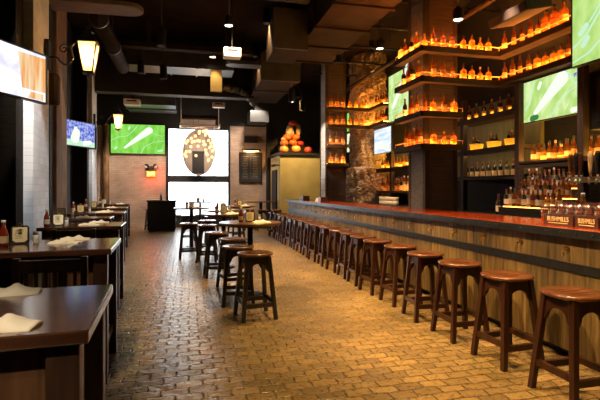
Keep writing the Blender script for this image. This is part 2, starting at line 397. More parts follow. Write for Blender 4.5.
def text_mesh(txt,size,depth,name,mat,parent,loc,rot,width=None):
    cu=bpy.data.curves.new(name,'FONT'); cu.body=txt; cu.size=size; cu.extrude=depth; cu.align_x='CENTER'; cu.align_y='CENTER'
    to=bpy.data.objects.new('text_src',cu); COL.objects.link(to)
    dg=bpy.context.evaluated_depsgraph_get(); me=bpy.data.meshes.new_from_object(to.evaluated_get(dg))
    bpy.data.objects.remove(to); me.materials.clear(); me.materials.append(mat)
    if width:
        xs=[v.co.x for v in me.vertices]; k=width/(max(xs)-min(xs))
        for v in me.vertices: v.co.x*=k
    o=bpy.data.objects.new(name,me); COL.objects.link(o); o.parent=parent; o.location=loc; o.rotation_euler=rot
    return o
def lamp(kind,name,parent,loc,power,col,size=.1,rot=(0,0,0),spot=None,blend=.5):
    l=bpy.data.lights.new(name,kind); l.energy=power; l.color=col
    if kind=='AREA': l.size=size
    else: l.shadow_soft_size=size
    if spot: l.spot_size=rad(spot); l.spot_blend=blend
    o=bpy.data.objects.new(name,l); COL.objects.link(o); o.parent=parent; o.location=loc; o.rotation_euler=rot
    return o
def led(kind,name,parent,loc,sx,sy,power=15):  # deep orange wash lamp, added to tint shelves, columns and ceiling
    o=lamp(kind,name,parent,loc,power*max(sx,sy),(1,.2,.018),.1,(PI,0,0))
    o.data.shape='RECTANGLE'; o.data.size=max(sx,.03); o.data.size_y=max(sy,.03); return o
def W(y): return -1.131-.109*y     # face of the pilasters on the skewed left wall
WR = math.atan(.109)

# ------------------------------------------------------------------ camera
cd=bpy.data.cameras.new('camera'); cam=bpy.data.objects.new('camera',cd); COL.objects.link(cam)
cam.location=(0,0,1.48); cam.rotation_euler=(rad(90),0,rad(-13.86))
cd.sensor_width=36; cd.lens=27; cd.shift_y=-11/600; cd.clip_start=.05
cd.dof.use_dof=True; cd.dof.focus_distance=7.0; cd.dof.aperture_fstop=6.5
sc.camera=cam

# ------------------------------------------------------------------ setting
CZ=5.6
struct(MB().box(-4.2,6.4,-2.2,18.3,-.1,0).build('floor',M['floor']))
struct(MB().box(-4.2,6.4,-2.2,18.3,CZ,CZ+.15).build('ceiling',M['ceil']))
struct(MB().box(6.0,6.2,-2.2,18.3,0,CZ).build('wall_right',M['black']))
struct(MB().box(-4.2,6.2,-2.2,-2.0,0,CZ).build('wall_front',M['black']))
# left wall: skewed, dark boarded panels set back between pilasters
wl=MB(); yy=-2.0
wl.prism([(W(-2)-.42,-2),(W(18.2)-.42,18.2),(W(18.2)-.7,18.2),(W(-2)-.7,-2)],0,CZ)
struct(wl.build('wall_left',M['blackwood']))
def pil(name,y0,y1,mat,z0=0,z1=CZ,back=.44,front=0.0):
    if name=='pilaster': name='wall_pilaster'
    p=MB().prism([(W(y0)+front,y0),(W(y1)+front,y1),(W(y1)-back,y1),(W(y0)-back,y0)],z0,z1).build(name,mat); return struct(p)
pil('pilaster',5.86,6.87,M['wbrick']); pil('pilaster',13.4,15.0,M['wbrick'])
pil('trim_1',5.5,5.84,M['blackwood'],front=-.1); pil('trim_2',7.3,7.6,M['blackwood'],front=-.06); pil('trim_3',7.64,8.74,M['rough'],front=-.02)
pil('trim_4',12.9,13.38,M['blackwood'],front=-.08); pil('trim_5',6.9,7.28,M['blackwood'],front=-.12)
# back wall around the shop window
def backwall(name,x0,x1,z0,z1,mat,y0=18.0): return struct(MB().box(x0,x1,y0,18.2,z0,z1).build(name,mat))
backwall('wall_back',-3.8,-.86,0,3.86,M['tanbrick']); backwall('wall_back',1.58,3.06,0,3.98,M['tanbrick'])
backwall('wall_back',3.06,6.2,0,3.98,M['black']); backwall('wall_back',-3.8,6.2,3.98,CZ,M['black'],17.97)
backwall('wall_back',-.86,1.58,0,.4,M['black']); backwall('wall_back',-3.8,1.58,3.86,3.98,M['black'],17.98)
win=thing('window_1','tall bright shop window at the far end of the room','window',(0,0,0)); struct(win)
fr=MB(); fr.box(-.86,-.76,17.96,18.12,.4,3.86); fr.box(1.5,1.58,17.96,18.12,.4,3.86); fr.box(-.76,1.5,17.98,18.1,.4,.48); fr.box(-.76,1.5,17.98,18.1,3.8,3.86)
fr.build('window_frame',M['iron'],win)
MB().box(-.76,1.5,17.9,18.1,1.74,2.0).build('transom_beam',M['black'],win)
MB().box(.98,1.01,18.0,18.08,.48,3.8).build('mullion',M['steel'],win)
MB().box(-.76,1.5,18.04,18.05,.48,3.8).build('window_pane',M['glass'],win)
struct(MB().cyl((-2.95,17.72,0),(-2.95,17.72,3.86),.115,.1,16).build('pillar',M['rough']))
struct(MB().box(3.02,3.12,17.86,17.97,0,4.6).build('trim_6',M['black']))
struct(MB().box(-12,14,18.25,40,-.12,-.01).build('street_ground',M['concrete']))
# ochre partition by the end of the bar
pt=struct(MB().box(3.2,4.95,16.0,17.9,0,2.72).build('partition',M['stucco']))
struct(MB().box(3.12,5.0,15.94,17.95,2.72,2.80).build('trim_7',M['black']))
dr=thing('door_1','dark narrow door on the side of the ochre partition','door',(0,0,0)); struct(dr)
MB().box(3.15,3.2,16.5,17.4,0,2.2).build('door_leaf',M['black'],dr)
MB().sphere((3.12,16.6,1.0),.03,8).build('door_knob',M['brass'],dr)

# ------------------------------------------------------------------ timber columns at the back edge of the bar
def column(y0,y1,lmat):
    c=struct(MB().box(3.93,4.51,y0+.02,y1-.02,0,CZ).build('column',M['colwood']))
    for (x,y) in ((3.91,y0),(4.45,y0),(3.91,y1-.08),(4.45,y1-.08)):
        struct(MB().box(x,x+.08,y,y+.08,0,CZ).build('corner_post',M['post'],c))
    b=MB(); z=0
    while z<CZ-.1:
        h=R.uniform(.22,.34); b.box(3.918,3.93,y0+.082,y1-.082,z+.004,min(z+h,CZ)-.004); z+=h
    struct(b.build('side_boards',lmat,c))
    b=MB(); z=0
    while z<CZ-.1:
        h=R.uniform(.22,.36); b.box(3.992,4.448,y0+.006,y0+.02,z+.004,min(z+h,CZ)-.004); z+=h
    struct(b.build('front_boards',M['colwood'],c))
column(6.94,7.54,M['colgrey']); column(12.66,13.28,M['whitepost'])
# rough stone pier behind the bar
bm=bmesh.new(); bmesh.ops.create_grid
def stone():
    nz,na=120,76; vs=[]; fs=[]
    cx,cy=5.45,13.25
    for j in range(nz+1):
        z=CZ*j/nz
        for k in range(na):
            t=2*PI*k/na
            sq=1/max(abs(math.cos(t)),abs(math.sin(t))); sq=1+(sq-1)*.55
            a=.45+(.16 if z<2.1 else 0); b_=.62+(.12 if z<2.1 else 0)
            j2=1+.07*math.sin(z*9+k*.55)*math.sin(z*4.1-k*.9)+R.uniform(-.05,.05)
            vs.append((cx+a*sq*math.cos(t)*j2, cy+b_*sq*math.sin(t)*j2, z+ (R.uniform(-.02,.02) if 0<j<nz else 0)))
    for j in range(nz):
        for k in range(na): fs.append((j*na+k,j*na+(k+1)%na,(j+1)*na+(k+1)%na,(j+1)*na+k))
    return struct(MB().add(vs,fs).build('stone_column',M['stone']))
stone()

# ------------------------------------------------------------------ bar counter
BY0,BY1=1.2,14.55
bar=thing('bar_counter','long bar with red mahogany top and barn board front','bar counter',(0,0,0))
MB().box(3.14,3.9,BY0,BY1,1.085,1.142).build('counter_top',M['bartop'],bar,bevel=.008)
e=MB().box(3.1,3.14,BY0,BY1+.04,1.07,1.14).box(3.14,3.9,BY1,BY1+.04,1.07,1.14)
for k in range(int((BY1-BY0)/.16)):
    e.lathe([(.011,0),(.009,.006),(.003,.009)],8,(0,0,0)); st=len(e.v)-8*3-8-8
    e.xf(Matrix.Translation((3.1,BY0+.1+k*.16,1.105)) @ Matrix.Rotation(rad(-90),4,'Y'),len(e.v)-(8*3+16))
e.build('edge_trim',M['iron'],bar)
pl=MB(); y=BY0
while y<BY1-.02:
    w=R.uniform(.115,.155); y2=min(y+w,BY1)
    pl.box(3.19+R.uniform(-.003,.003),3.3,y+.0015,y2-.0015,.08,1.072); y=y2
pl.build('front_planks',M['barn'],bar)
MB().box(3.302,3.42,BY0,BY1,0,1.084).box(3.28,3.302,BY0,BY1,0,.08).build('carcass',M['black'],bar)
bd=MB().box(3.172,3.1865,BY0,BY1,.77,.845)
for k in range(int((BY1-BY0)/.3)):
    bd.cyl((3.166,BY0+.12+k*.3,.808),(3.176,BY0+.12+k*.3,.808),.011,.011,8)
bd.build('iron_band',M['iron'],bar)
y=BY0+.35
while y<BY1-.2:
    hk=MB(); hx=-.06; hk.cyl((3.245,y,.965),(3.236,y,.965),.024,.024,10)
    hk.tube([(3.24,y,.965),(3.205,y,.955),(3.19,y,.93),(3.198,y,.912)],.007,6); hk.sphere((3.198,y,.91),.011,8); hk.tube([(3.238,y,.975),(3.2,y,1.0)],.006,6)
    hk.xf(Matrix.Translation((-.06,0,0))); hk.build('hook',M['brass'],bar); y+=.56
MB().tube([(3.2,BY0,.14),(3.2,BY1,.14)],.018,8).build('foot_rail',M['iron'],bar) if False else None

# ------------------------------------------------------------------ stools
def make_stool(mleg,mseat,name,label):
    t=thing(name,label,'stool')
    s=MB(); n=24; prof=[(.165,.712),(.19,.715),(.205,.728),(.202,.742),(.18,.749),(.1,.741),(.02,.738)]
    s.lathe(prof,n,(0,0,0),0,True,True,True,sq=.18)
    for a in (-.09,-.03,.03,.09): s.box(-.12,.12,a-.0015,a+.0015,.7395,.7425)   # board joints of the seat
    s.build('seat',mseat,t)
    for sx in (-1,1):
        for sy in (-1,1):
            MB().bar((sx*.19,sy*.19,0),(sx*.125,sy*.125,.715),.043,.047).build('leg',mleg,t,bevel=.004)
    # arched aprons
    def apron():
        def half(z): return .19-(.065)*z/.715
        P=[(-half(.705),.705),(half(.705),.705)]
        pts=[(half(.50)-.012,.50),(half(.55)-.035,.555)]
        arc=[( .085*math.cos(a), .575+.06*math.sin(a)) for a in [k*PI/8 for k in range(0,9)]]
        poly=[(-half(.705),.705),(-half(.54),.54),(-half(.54)+.035,.54)]+[(x,z) for x,z in reversed(arc)]+[(half(.54)-.035,.54),(half(.54),.54),(half(.705),.705)]
        return poly
    for k in range(4):
        a=MB(); a.prism(apron(),-.011,.011,'y')
        tilt=math.atan(.065/.715)
        a.xf(Matrix.Rotation(k*PI/2,4,'Z') @ Matrix.Translation((0,-.19,0)) @ Matrix.Rotation(-tilt,4,'X'))
        a.build('apron',mleg,t)
    for k in range(4):
        z=.17 if k%2==0 else .2; h=.19-.065*z/.715
        b=MB(); b.box(-h,h,-.014,.014,z-.024,z+.024); b.xf(Matrix.Rotation(k*PI/2,4,'Z') @ Matrix.Translation((0,-h,0)))
        b.build('stretcher',mleg,t)
    return t
barstool=Proto(make_stool(M['stool'],M['seat'],'bar_stool','stool'))
ys=[2.66,3.35,4.03,4.70,5.39,6.04,6.62,7.17,7.76,8.40,8.98,9.58,10.24,10.86,11.48,12.1,12.72,13.34,13.95]
for i,y in enumerate(ys):
    lab=('reddish brown wooden stool in front of the bar, '+(ORD[i]+' from the near end' if i else 'nearest to the viewer'))
    barstool.place((2.66+R.uniform(-.02,.02),y,0),rad(R.uniform(-7,7)),lab,'stools along the bar')
tstool=Proto(make_stool(M['stoolblack'],M['seatlight'],'table_stool','stool'))
G='stools around the tables in the middle'
for (x,y,r,lab) in [(.744,5.19,8,'dark wooden stool standing alone in front of the nearest round table'),
    (.62,5.86,-5,'dark wooden stool pushed under the edge of the nearest round table'),
    (.64,6.75,12,'dark wooden stool behind the nearest round table on its far side'),
    (.46,7.8,4,'dark wooden stool in front of the second round table'),
    (.36,9.4,-8,'dark wooden stool left of the aisle before the third round table'),
    (.42,10.75,6,'dark wooden stool just beyond the third round table'),
    (.60,12.3,0,'dark wooden stool farthest back in the middle row of round tables'),
    (0.0,9.97,3,'dark wooden stool in front of the square pedestal table'),
    (-.02,12.9,5,'dark wooden stool behind the square pedestal table'),
    (-1.35,17.2,0,'dark wooden stool between the host stand and the far brick wall'),
    (1.35,13.4,20,'dark wooden stool behind the farthest round table'),
    (2.1,16.2,5,'dark wooden stool at the left end of the table under the chalkboard'),
    (2.55,15.9,-5,'dark wooden stool in front of the table under the chalkboard'),
    (3.0,15.75,12,'dark wooden stool at the right end of the table under the chalkboard')]:
    tstool.place((x,y,0),rad(r),lab,G)

# ------------------------------------------------------------------ round pedestal tables
TZ=1.02
def make_round():
    t=thing('round_table','table','table')
    s=MB().lathe([(.40,TZ-.035),(.425,TZ-.03),(.43,TZ-.012),(.42,TZ)],40)
    s.build('table_top',M['roundtop'],t)
    MB().lathe([(.3,TZ-.06),(.3,TZ-.036)],24).build('top_plate',M['iron'],t)
    MB().cyl((0,0,.03),(0,0,TZ-.06),.042,.038,16).build('pedestal',M['iron'],t)
    MB().lathe([(.21,0),(.21,.012),(.15,.025),(.06,.04)],24).build('base',M['iron'],t)
    return t
rt=Proto(make_round())
RT=[(.83,6.27,'nearest round wooden pedestal table in the middle of the floor'),(.64,8.6,'second nearest round wooden pedestal table in the middle row'),
    (.74,10.15,'third round wooden pedestal table in the middle row'),(1.36,12.45,'farthest round pedestal table, standing to the right of the row')]
for x,y,lab in RT: rt.place((x,y,0),R.uniform(0,3),lab,'round pedestal tables')
def make_square(name):
    t=thing(name,'table','table')
    MB().box(-.42,.42,-.36,.36,TZ-.04,TZ).build('table_top',M['dark'],t,bevel=.006)
    MB().cyl((0,0,.03),(0,0,TZ-.04),.05,.045,16).build('pedestal',M['iron'],t)
    b=MB(); 
    for a in (0,PI/2): 
        q=MB().box(-.3,.3,-.035,.035,0,.035); q.xf(Matrix.Rotation(a+.3,4,'Z')); b.add(q.v,q.f)
    b.build('cross_base',M['iron'],t)
    return t
sq=Proto(make_square('pedestal_table'))
sq.place((.06,11.5,0),0,'dark square pedestal table left of the middle row, in front of the window')
sq.place((.39,16.6,0),0,'dark square pedestal table right below the shop window')
sq.place((2.62,16.75,0),0,'dark pedestal table against the wall under the chalkboard',scale=(1.3,.8,1.0))

# ------------------------------------------------------------------ tall tables along the left wall
LZ=1.03
def make_high(depth,L0=-1.12):
    t=thing('high_table','table','table')
    MB().box(L0,0,-depth/2,depth/2,LZ-.045,LZ).build('table_top',M['tabletop'],t,bevel=.006)
    for a,b in ((-depth/2+.05,-depth/2+.075),(depth/2-.075,depth/2-.05)): MB().box(L0+.05,-.05,a,b,LZ-.15,LZ-.045).build('apron',M['dark'],t)
    for sy in (-1,1):
        y=sy*(depth/2-.07)
        MB().box(-.13,-.03,y-.045,y+.045,0,LZ-.045).build('leg',M['dark'],t,bevel=.005)
        MB().box(-.33,-.133,y-.02,y+.02,.0,LZ-.045).build('leg_board',M['panelwood'],t,bevel=.004)
        MB().box(L0+.05,L0+.15,y-.045,y+.045,0,LZ-.045).build('leg',M['dark'],t,bevel=.005)
    MB().box(-.1,-.06,-depth/2+.11,depth/2-.11,.2,.27).build('stretcher',M['dark'],t)
    MB().box(L0+.15,-.335,depth/2-.09,depth/2-.05,.2,.27).build('stretcher',M['dark'],t)
    return t
HT=[(-.33,1.92,.73),(-.59,4.04,.82),(-.82,6.22,.76),(-1.2,7.75,.6),(-1.22,9.45,.75),(-1.46,11.75,.9),(-1.75,14.6,1.0)]
near=['nearest','second nearest','third nearest','fourth','fifth','sixth','farthest']
for i,(x,y,d) in enumerate(HT):
    t=make_high(d,{2:-.92,6:-.9}.get(i,-1.12)); t.location=(x,y,0); t.rotation_euler=(0,0,rad(3))
    tag(t,'dark wooden tall table along the left wall, %s from the viewer'%near[i],'table','tall tables along the left wall')

# bar-height chairs
def make_chair():
    t=thing('bar_chair','chair','chair')
    MB().box(-.2,.2,-.2,.2,.68,.72).build('seat',M['dark'],t,bevel=.01)
    for sx in (-1,1):
        MB().bar((sx*.19,-.19,0),(sx*.195,-.2,1.045),.042,.04).build('rear_leg',M['dark'],t,bevel=.004)
        MB().bar((sx*.19,.18,0),(sx*.18,.17,.68),.042,.042).build('front_leg',M['dark'],t,bevel=.004)
        MB().box(sx*.19-.012,sx*.19+.012,-.18,.17,.28,.31).build('stretcher',M['dark'],t)
    MB().box(-.18,.18,-.213,-.187,.95,1.03).build('top_rail',M['dark'],t,bevel=.004)
    MB().box(-.18,.18,-.208,-.19,.76,.79).build('lower_rail',M['dark'],t)
    for k in range(6):
        x=-.14+k*.056; MB().box(x-.011,x+.011,-.205,-.193,.79,.95).build('back_slat',M['dark'],t)
    MB().box(-.18,.18,.165,.185,.22,.26).build('foot_rest',M['dark'],t)
    return t
ch=Proto(make_chair())
for (x,y,lab) in [(-.86,3.36,'dark slatted tall chair tucked at the second nearest tall table, back to the viewer'),
    (-1.22,5.55,'dark slatted tall chair tucked at the third nearest tall table'),
    (-1.86,8.95,'dark slatted tall chair between the fourth and fifth tall tables'),
    (-2.0,11.2,'dark slatted tall chair at the sixth tall table'),
    (-2.3,13.7,'dark slatted tall chair at the farthest tall table')]:
    ch.place((x,y,0),rad(2),lab,'tall chairs along the left wall')

# ------------------------------------------------------------------ things on tables
def make_ketchup():
    t=thing('sauce_bottle','bottle','bottle')
    MB().lathe([(.028,0),(.033,.01),(.034,.09),(.028,.125),(.016,.155),(.013,.18)],14).build('bottle_body',M['ketchup'],t)
    MB().lathe([(.0347,.03),(.0347,.085)],14,bot=False,top=False).build('bottle_label',M['ketlabel'],t)
    MB().lathe([(.0165,.178),(.0165,.205),(.014,.208)],12).build('bottle_cap',M['cap'],t)
    return t
def make_menu():
    t=thing('menu_stand','stand','menu stand')
    b=MB(); o=[(-.062,0),(.062,0),(.066,.02),(.066,.135),(.05,.15),(-.05,.15),(-.066,.135),(-.066,.02)]
    b.prism(o,-.004,.004,'y'); b.xf(Matrix.Rotation(rad(-8),4,'X')); b.box(-.06,.06,-.03,.035,0,.01)
    b.build('backboard',M['capblack'],t)
    c=MB(); q=[(-.052,.03),(-.03,.014),(.03,.014),(.052,.03),(.052,.135),(-.052,.135)]
    c.prism(q,-.0065,-.0045,'y',0)
    for k in range(6): c.box(-.038+R.uniform(0,.006),.036-R.uniform(0,.02),-.0072,-.0066,.045+k*.013,.048+k*.013,1)
    c.xf(Matrix.Rotation(rad(-8),4,'X')); c.build('menu_card',[M['paper'],M['ink']],t)
    r=MB(); pts=[(.014*math.cos(a),-.02,.158+.014*math.sin(a)) for a in [k*PI/6 for k in range(13)]]
    r.tube(pts,.0035,6); r.box(-.012,.012,-.027,-.018,.14,.15); r.build('clip_ring',M['brass'],t)
    return t
def make_shaker():
    t=thing('salt_shaker','shaker','shaker')
    MB().lathe([(.02,0),(.022,.006),(.019,.05),(.021,.075)],12).build('shaker_body',M['white'],t)
    MB().lathe([(.022,.074),(.022,.09),(.015,.1),(.004,.103)],12).build('shaker_cap',M['steel'],t)
    return t
def make_napkin(seed):
    rr=random.Random(seed); nx,ny=14,6; vs=[]; fs=[]
    for i in range(nx+1):
        u=i/nx; w=.045+.03*math.sin(u*PI*.9+.3)+rr.uniform(-.004,.004)
        ridge=.012+.03*math.exp(-((u-.62)/.13)**2)+.012*math.exp(-((u-.25)/.1)**2)
        for j in range(ny+1):
            v=j/ny*2-1
            z=.004+ridge*(1-abs(v))**.7+.004*math.sin(6*u+3*v)
            if j in (0,ny): z=.001
            vs.append((-.12+.24*u, v*w+.012*math.sin(4*u), z))
    for i in range(nx):
        for j in range(ny): a=i*(ny+1)+j; fs.append((a,a+1,a+ny+2,a+ny+1))
    n=len(vs); vs2=vs+[(x,y,0.0) for x,y,z in vs]
    fs2=fs+[tuple(n+k for k in reversed(f)) for f in fs]
    per=[i*(ny+1) for i in range(nx+1)]+[nx*(ny+1)+j for j in range(1,ny+1)]+[i*(ny+1)+ny for i in range(nx-1,-1,-1)]+[j for j in range(ny-1,0,-1)]
    for a,b in zip(per,per[1:]+per[:1]): fs2.append((a,b,n+b,n+a))
    o=MB().add(vs2,fs2,0,True).build('napkin',M['cloth']); tag(o,'napkin','napkin'); return Proto(o)
ket,men,sha=Proto(make_ketchup()),Proto(make_menu()),Proto(make_shaker())
nap=[make_napkin(3),make_napkin(8)]
def tname(i): return ['nearest','second nearest','third nearest','fourth','fifth','sixth','farthest'][i]+' tall table by the left wall'
def dress(spots,where,z,gw):
    for k,(kind,x,y,r) in enumerate(spots):
        if kind=='k': ket.place((x,y,z),0,'dark red sauce bottle on the '+where,'sauce bottles')
        if kind=='m': men.place((x,y,z),rad(r),'cream menu card stand on the '+where,'menu stands')
        if kind=='s': sha.place((x,y,z),0,'small white salt shaker on the '+where,'salt shakers')
        if kind=='n': nap[0].place((x,y,z),rad(r),'folded cream napkin, front one, on the '+where,'folded napkins')
        if kind=='p': nap[1].place((x,y,z),rad(r),'folded cream napkin, back one, on the '+where,'folded napkins')
dress([('p',-.75,2.18,4),('n',-.60,1.66,-10)],tname(0),LZ,0)
dress([('k',-1.40,3.95,0),('m',-1.345,4.13,14),('s',-1.225,4.12,0),('n',-1.0,4.08,-8),('p',-.98,4.36,8)],tname(1),LZ,0)
dress([('k',-1.66,5.98,0),('m',-1.55,6.05,14),('s',-1.45,6.02,0),('n',-1.2,6.05,-6),('p',-1.16,6.45,8)],tname(2),LZ,0)
dress([('k',-2.05,7.8,0),('m',-1.95,7.75,12),('s',-1.8,7.8,0),('n',-1.6,7.7,0)],tname(3),LZ,0)
dress([('k',-2.15,9.4,0),('m',-2.0,9.3,12),('s',-1.85,9.35,0),('n',-1.62,9.3,6),('p',-1.6,9.68,0)],tname(4),LZ,0)
dress([('k',-2.4,11.7,0),('m',-2.2,11.6,12),('s',-2.02,11.7,0),('n',-1.8,11.6,6)],tname(5),LZ,0)
dress([('k',-2.6,14.6,0),('m',-2.45,14.4,12),('s',-2.3,14.5,0),('n',-2.0,14.4,6)],tname(6),LZ,0)
rn=['nearest round table','second nearest round table','third round table','farthest round table']
for i,(x,y,l) in enumerate(RT):
    dress([('k',x-.13,y-.02,0),('m',x+.0,y+.02,-12),('s',x+.14,y+.03,0),('n',x+.13,y-.16,12)],rn[i],TZ,0)
dress([('k',-.05,11.45,0),('m',.06,11.45,-5),('n',.2,11.35,0)],'dark square table left of the middle row',TZ,0)
dress([('k',.5,16.6,0),('m',.32,16.55,0)],'dark square table below the shop window',TZ,0)
# small metal bucket with brown-paper roll seen on left tables
cad=thing('paper_stack','white folded paper placemats at the wall end of the second nearest tall table','placemats',(-1.585,4.27,LZ))
for k in range(3): MB().box(-.1+R.uniform(-.01,.01),.07,-.06,.06,.006*k,.006*k+.0055).build('paper_sheet',M['cloth'],cad)

# ------------------------------------------------------------------ host stand
hs=thing('host_stand','black wooden host stand in front of the far brick wall','host stand',(-.92,16.55,0))
MB().box(-.47,.47,-.3,.3,.06,1.04).build('cabinet',M['blackwood'],hs,bevel=.006)
MB().box(-.5,.5,-.33,.33,1.04,1.085).build('top',M['black'],hs,bevel=.005)
MB().box(-.44,.44,-.27,.27,0,.06).build('plinth',M['black'],hs)
for s_ in (-1,1): MB().box(s_*.23-.2,s_*.23+.2,-.312,-.3,.12,.98).build('front_panel',M['blackwood'],hs)
def small_bottle(name,label,mat,loc,h=.26):
    t=thing(name,label,'bottle',loc)
    MB().lathe([(.036,0),(.037,h*.6),(.014,h*.78),(.012,h)],12).build('bottle_body',mat,t)
    MB().lathe([(.015,h*.95),(.015,h*1.04)],10).build('bottle_cap',M['capblack'],t)
    return t
small_bottle('bottle','dark green bottle standing on the host stand',M['darkglass'],(-.95,16.5,1.085))
small_bottle('bottle','amber bottle standing on the right corner of the host stand',M['red_sp'],(-.72,16.5,1.085),.2)
bk=thing('reservation_book','open pale book lying on top of the host stand','book',(-1.15,16.5,1.085))
MB().box(-.15,.15,-.1,.1,0,.012).build('cover',M['crate'],bk); MB().box(-.14,.0,-.095,.095,.012,.03).box(.003,.14,-.095,.095,.012,.028).build('pages',M['paper'],bk)

# ------------------------------------------------------------------ bottles
def make_bottle(name,prof,mbody,mlab,lab,mcap,cap,sq=0.0,n=12):
    t=thing(name,'bottle','bottle')
    k=len(prof)-3
    b=MB(); b.lathe(prof[:k+1],n,(0,0,0),0,False,False,True,sq); b.lathe(prof[k:],n,(0,0,0),1,False,False,True,sq); b.build('bottle_body',[mbody,M['neckglass']],t)
    if lab:
        r=lab[0]; MB().lathe([(r,lab[1]),(r,lab[2])],n,(0,0,0),0,False,False,True,sq).build('bottle_label',mlab,t)
    MB().lathe([(cap[0],cap[1]),(cap[0],cap[2]),(cap[0]*.8,cap[2]+.004)],8).build('bottle_cap',mcap,t)
    return Proto(t)
tall=[(.036,.001),(.038,.01),(.038,.165),(.03,.19),(.016,.215),(.0135,.27)]
squ=[(.040,.001),(.042,.01),(.042,.12),(.036,.142),(.014,.158),(.012,.215)]
rnd=[(.045,.001),(.052,.02),(.055,.06),(.045,.11),(.018,.14),(.014,.2)]
slim=[(.030,.001),(.032,.01),(.031,.2),(.018,.235),(.0125,.30)]
wine=[(.036,.001),(.038,.008),(.038,.18),(.03,.21),(.0145,.235),(.0135,.30)]
BT={'tall':make_bottle('whiskey_bottle',tall,M['amber'],M['lab_cream'],(.0386,.05,.12),M['capblack'],(.0155,.255,.285)),
 'square':make_bottle('square_whiskey_bottle',squ,M['gold'],M['lab_gold'],(.0426,.025,.085),M['capblack'],(.0145,.2,.228),1*.8,16),
 'round':make_bottle('round_decanter',rnd,M['gold'],M['lab_gold'],(.0556,.05,.07),M['capgold'],(.018,.19,.225)),
 'slim':make_bottle('slim_bottle',slim,M['amber'],M['lab_red'],(.0326,.05,.14),M['capblack'],(.0148,.28,.315)),
 'red':make_bottle('red_spirit_bottle',tall,M['red_sp'],M['lab_red'],(.0386,.04,.11),M['capgold'],(.0155,.25,.285)),
 'clear':make_bottle('clear_spirit_bottle',slim,M['clearsp'],M['lab_white'],(.0326,.05,.14),M['cap'],(.0148,.28,.312)),
 'dark':make_bottle('dark_liqueur_bottle',tall,M['darkglass'],M['lab_white'],(.0386,.035,.12),M['capred'],(.0155,.25,.285)),
 'wine':make_bottle('wine_bottle',wine,M['darkglass'],M['lab_white'],(.0386,.03,.125),M['capred'],(.0158,.245,.305)),
}
LOOK={'tall':'amber whiskey bottle','square':'square golden bottle','round':'round golden decanter','slim':'slim amber bottle',
      'red':'red brown bottle','clear':'clear white-capped bottle','dark':'dark red-capped bottle','wine':'dark wine bottle'}
def row(pts,z,kinds,where,group,scale=None):
    for i,(x,y) in enumerate(pts):
        k=kinds[i%len(kinds)]
        sc_=R.uniform(1.1,1.26)*(scale or 1)
        if k=='round': sc_*=.88
        BT[k].place((x,y,z),R.uniform(-.15,.15),'%s, %s from left on %s'%(LOOK[k],ORD[i] if i<20 else 'last',where),group,(sc_*.92,sc_*.92,sc_*1.03))

# ------------------------------------------------------------------ lit shelves round the columns
ZS=[3.87,3.36,2.78,2.23]; SN=['topmost','second highest','third','lowest']
def shelf(name,label,z,boards,strips,rails,strip='strip'):
    t=thing(name,label,'shelf',(0,0,0))
    b=MB()
    for q in boards: b.box(*q,z-.08,z-.012)
    b.build('shelf_board',M['shelf'],t)
    s=MB()
    for q in strips: s.box(*q,z-.012,z)
    s.build('light_strip',M[strip],t)
    lip=MB()
    for pts in rails:
        for (x,y),(x2,y2) in zip(pts[:-1],pts[1:]):
            lip.box(min(x,x2)-.018,max(x,x2)+.012,min(y,y2)-.018,max(y,y2)+.012,z-.085,z+.012)
    lip.build('front_lip',M['shelf'],t)
    for q in strips:
        led('AREA','led_wash_lamp',t,((q[0]+q[1])/2,(q[2]+q[3])/2,z+.004),q[1]-q[0],q[3]-q[2],38 if z>3.8 else 15)
    r=MB()
    for pts in rails:
        r.tube([(x,y,z+.075) for x,y in pts],.0075,6)
        for (x,y),(x2,y2) in zip(pts[:-1],pts[1:]):
            n=max(1,int(math.hypot(x2-x,y2-y)/.35))
            for k in range(n+1):
                a=k/n; r.cyl((x+(x2-x)*a,y+(y2-y)*a,z-.012),(x+(x2-x)*a,y+(y2-y)*a,z+.075),.005,.005,6)
    r.build('guard_rail',M['copper'],t)
    return t
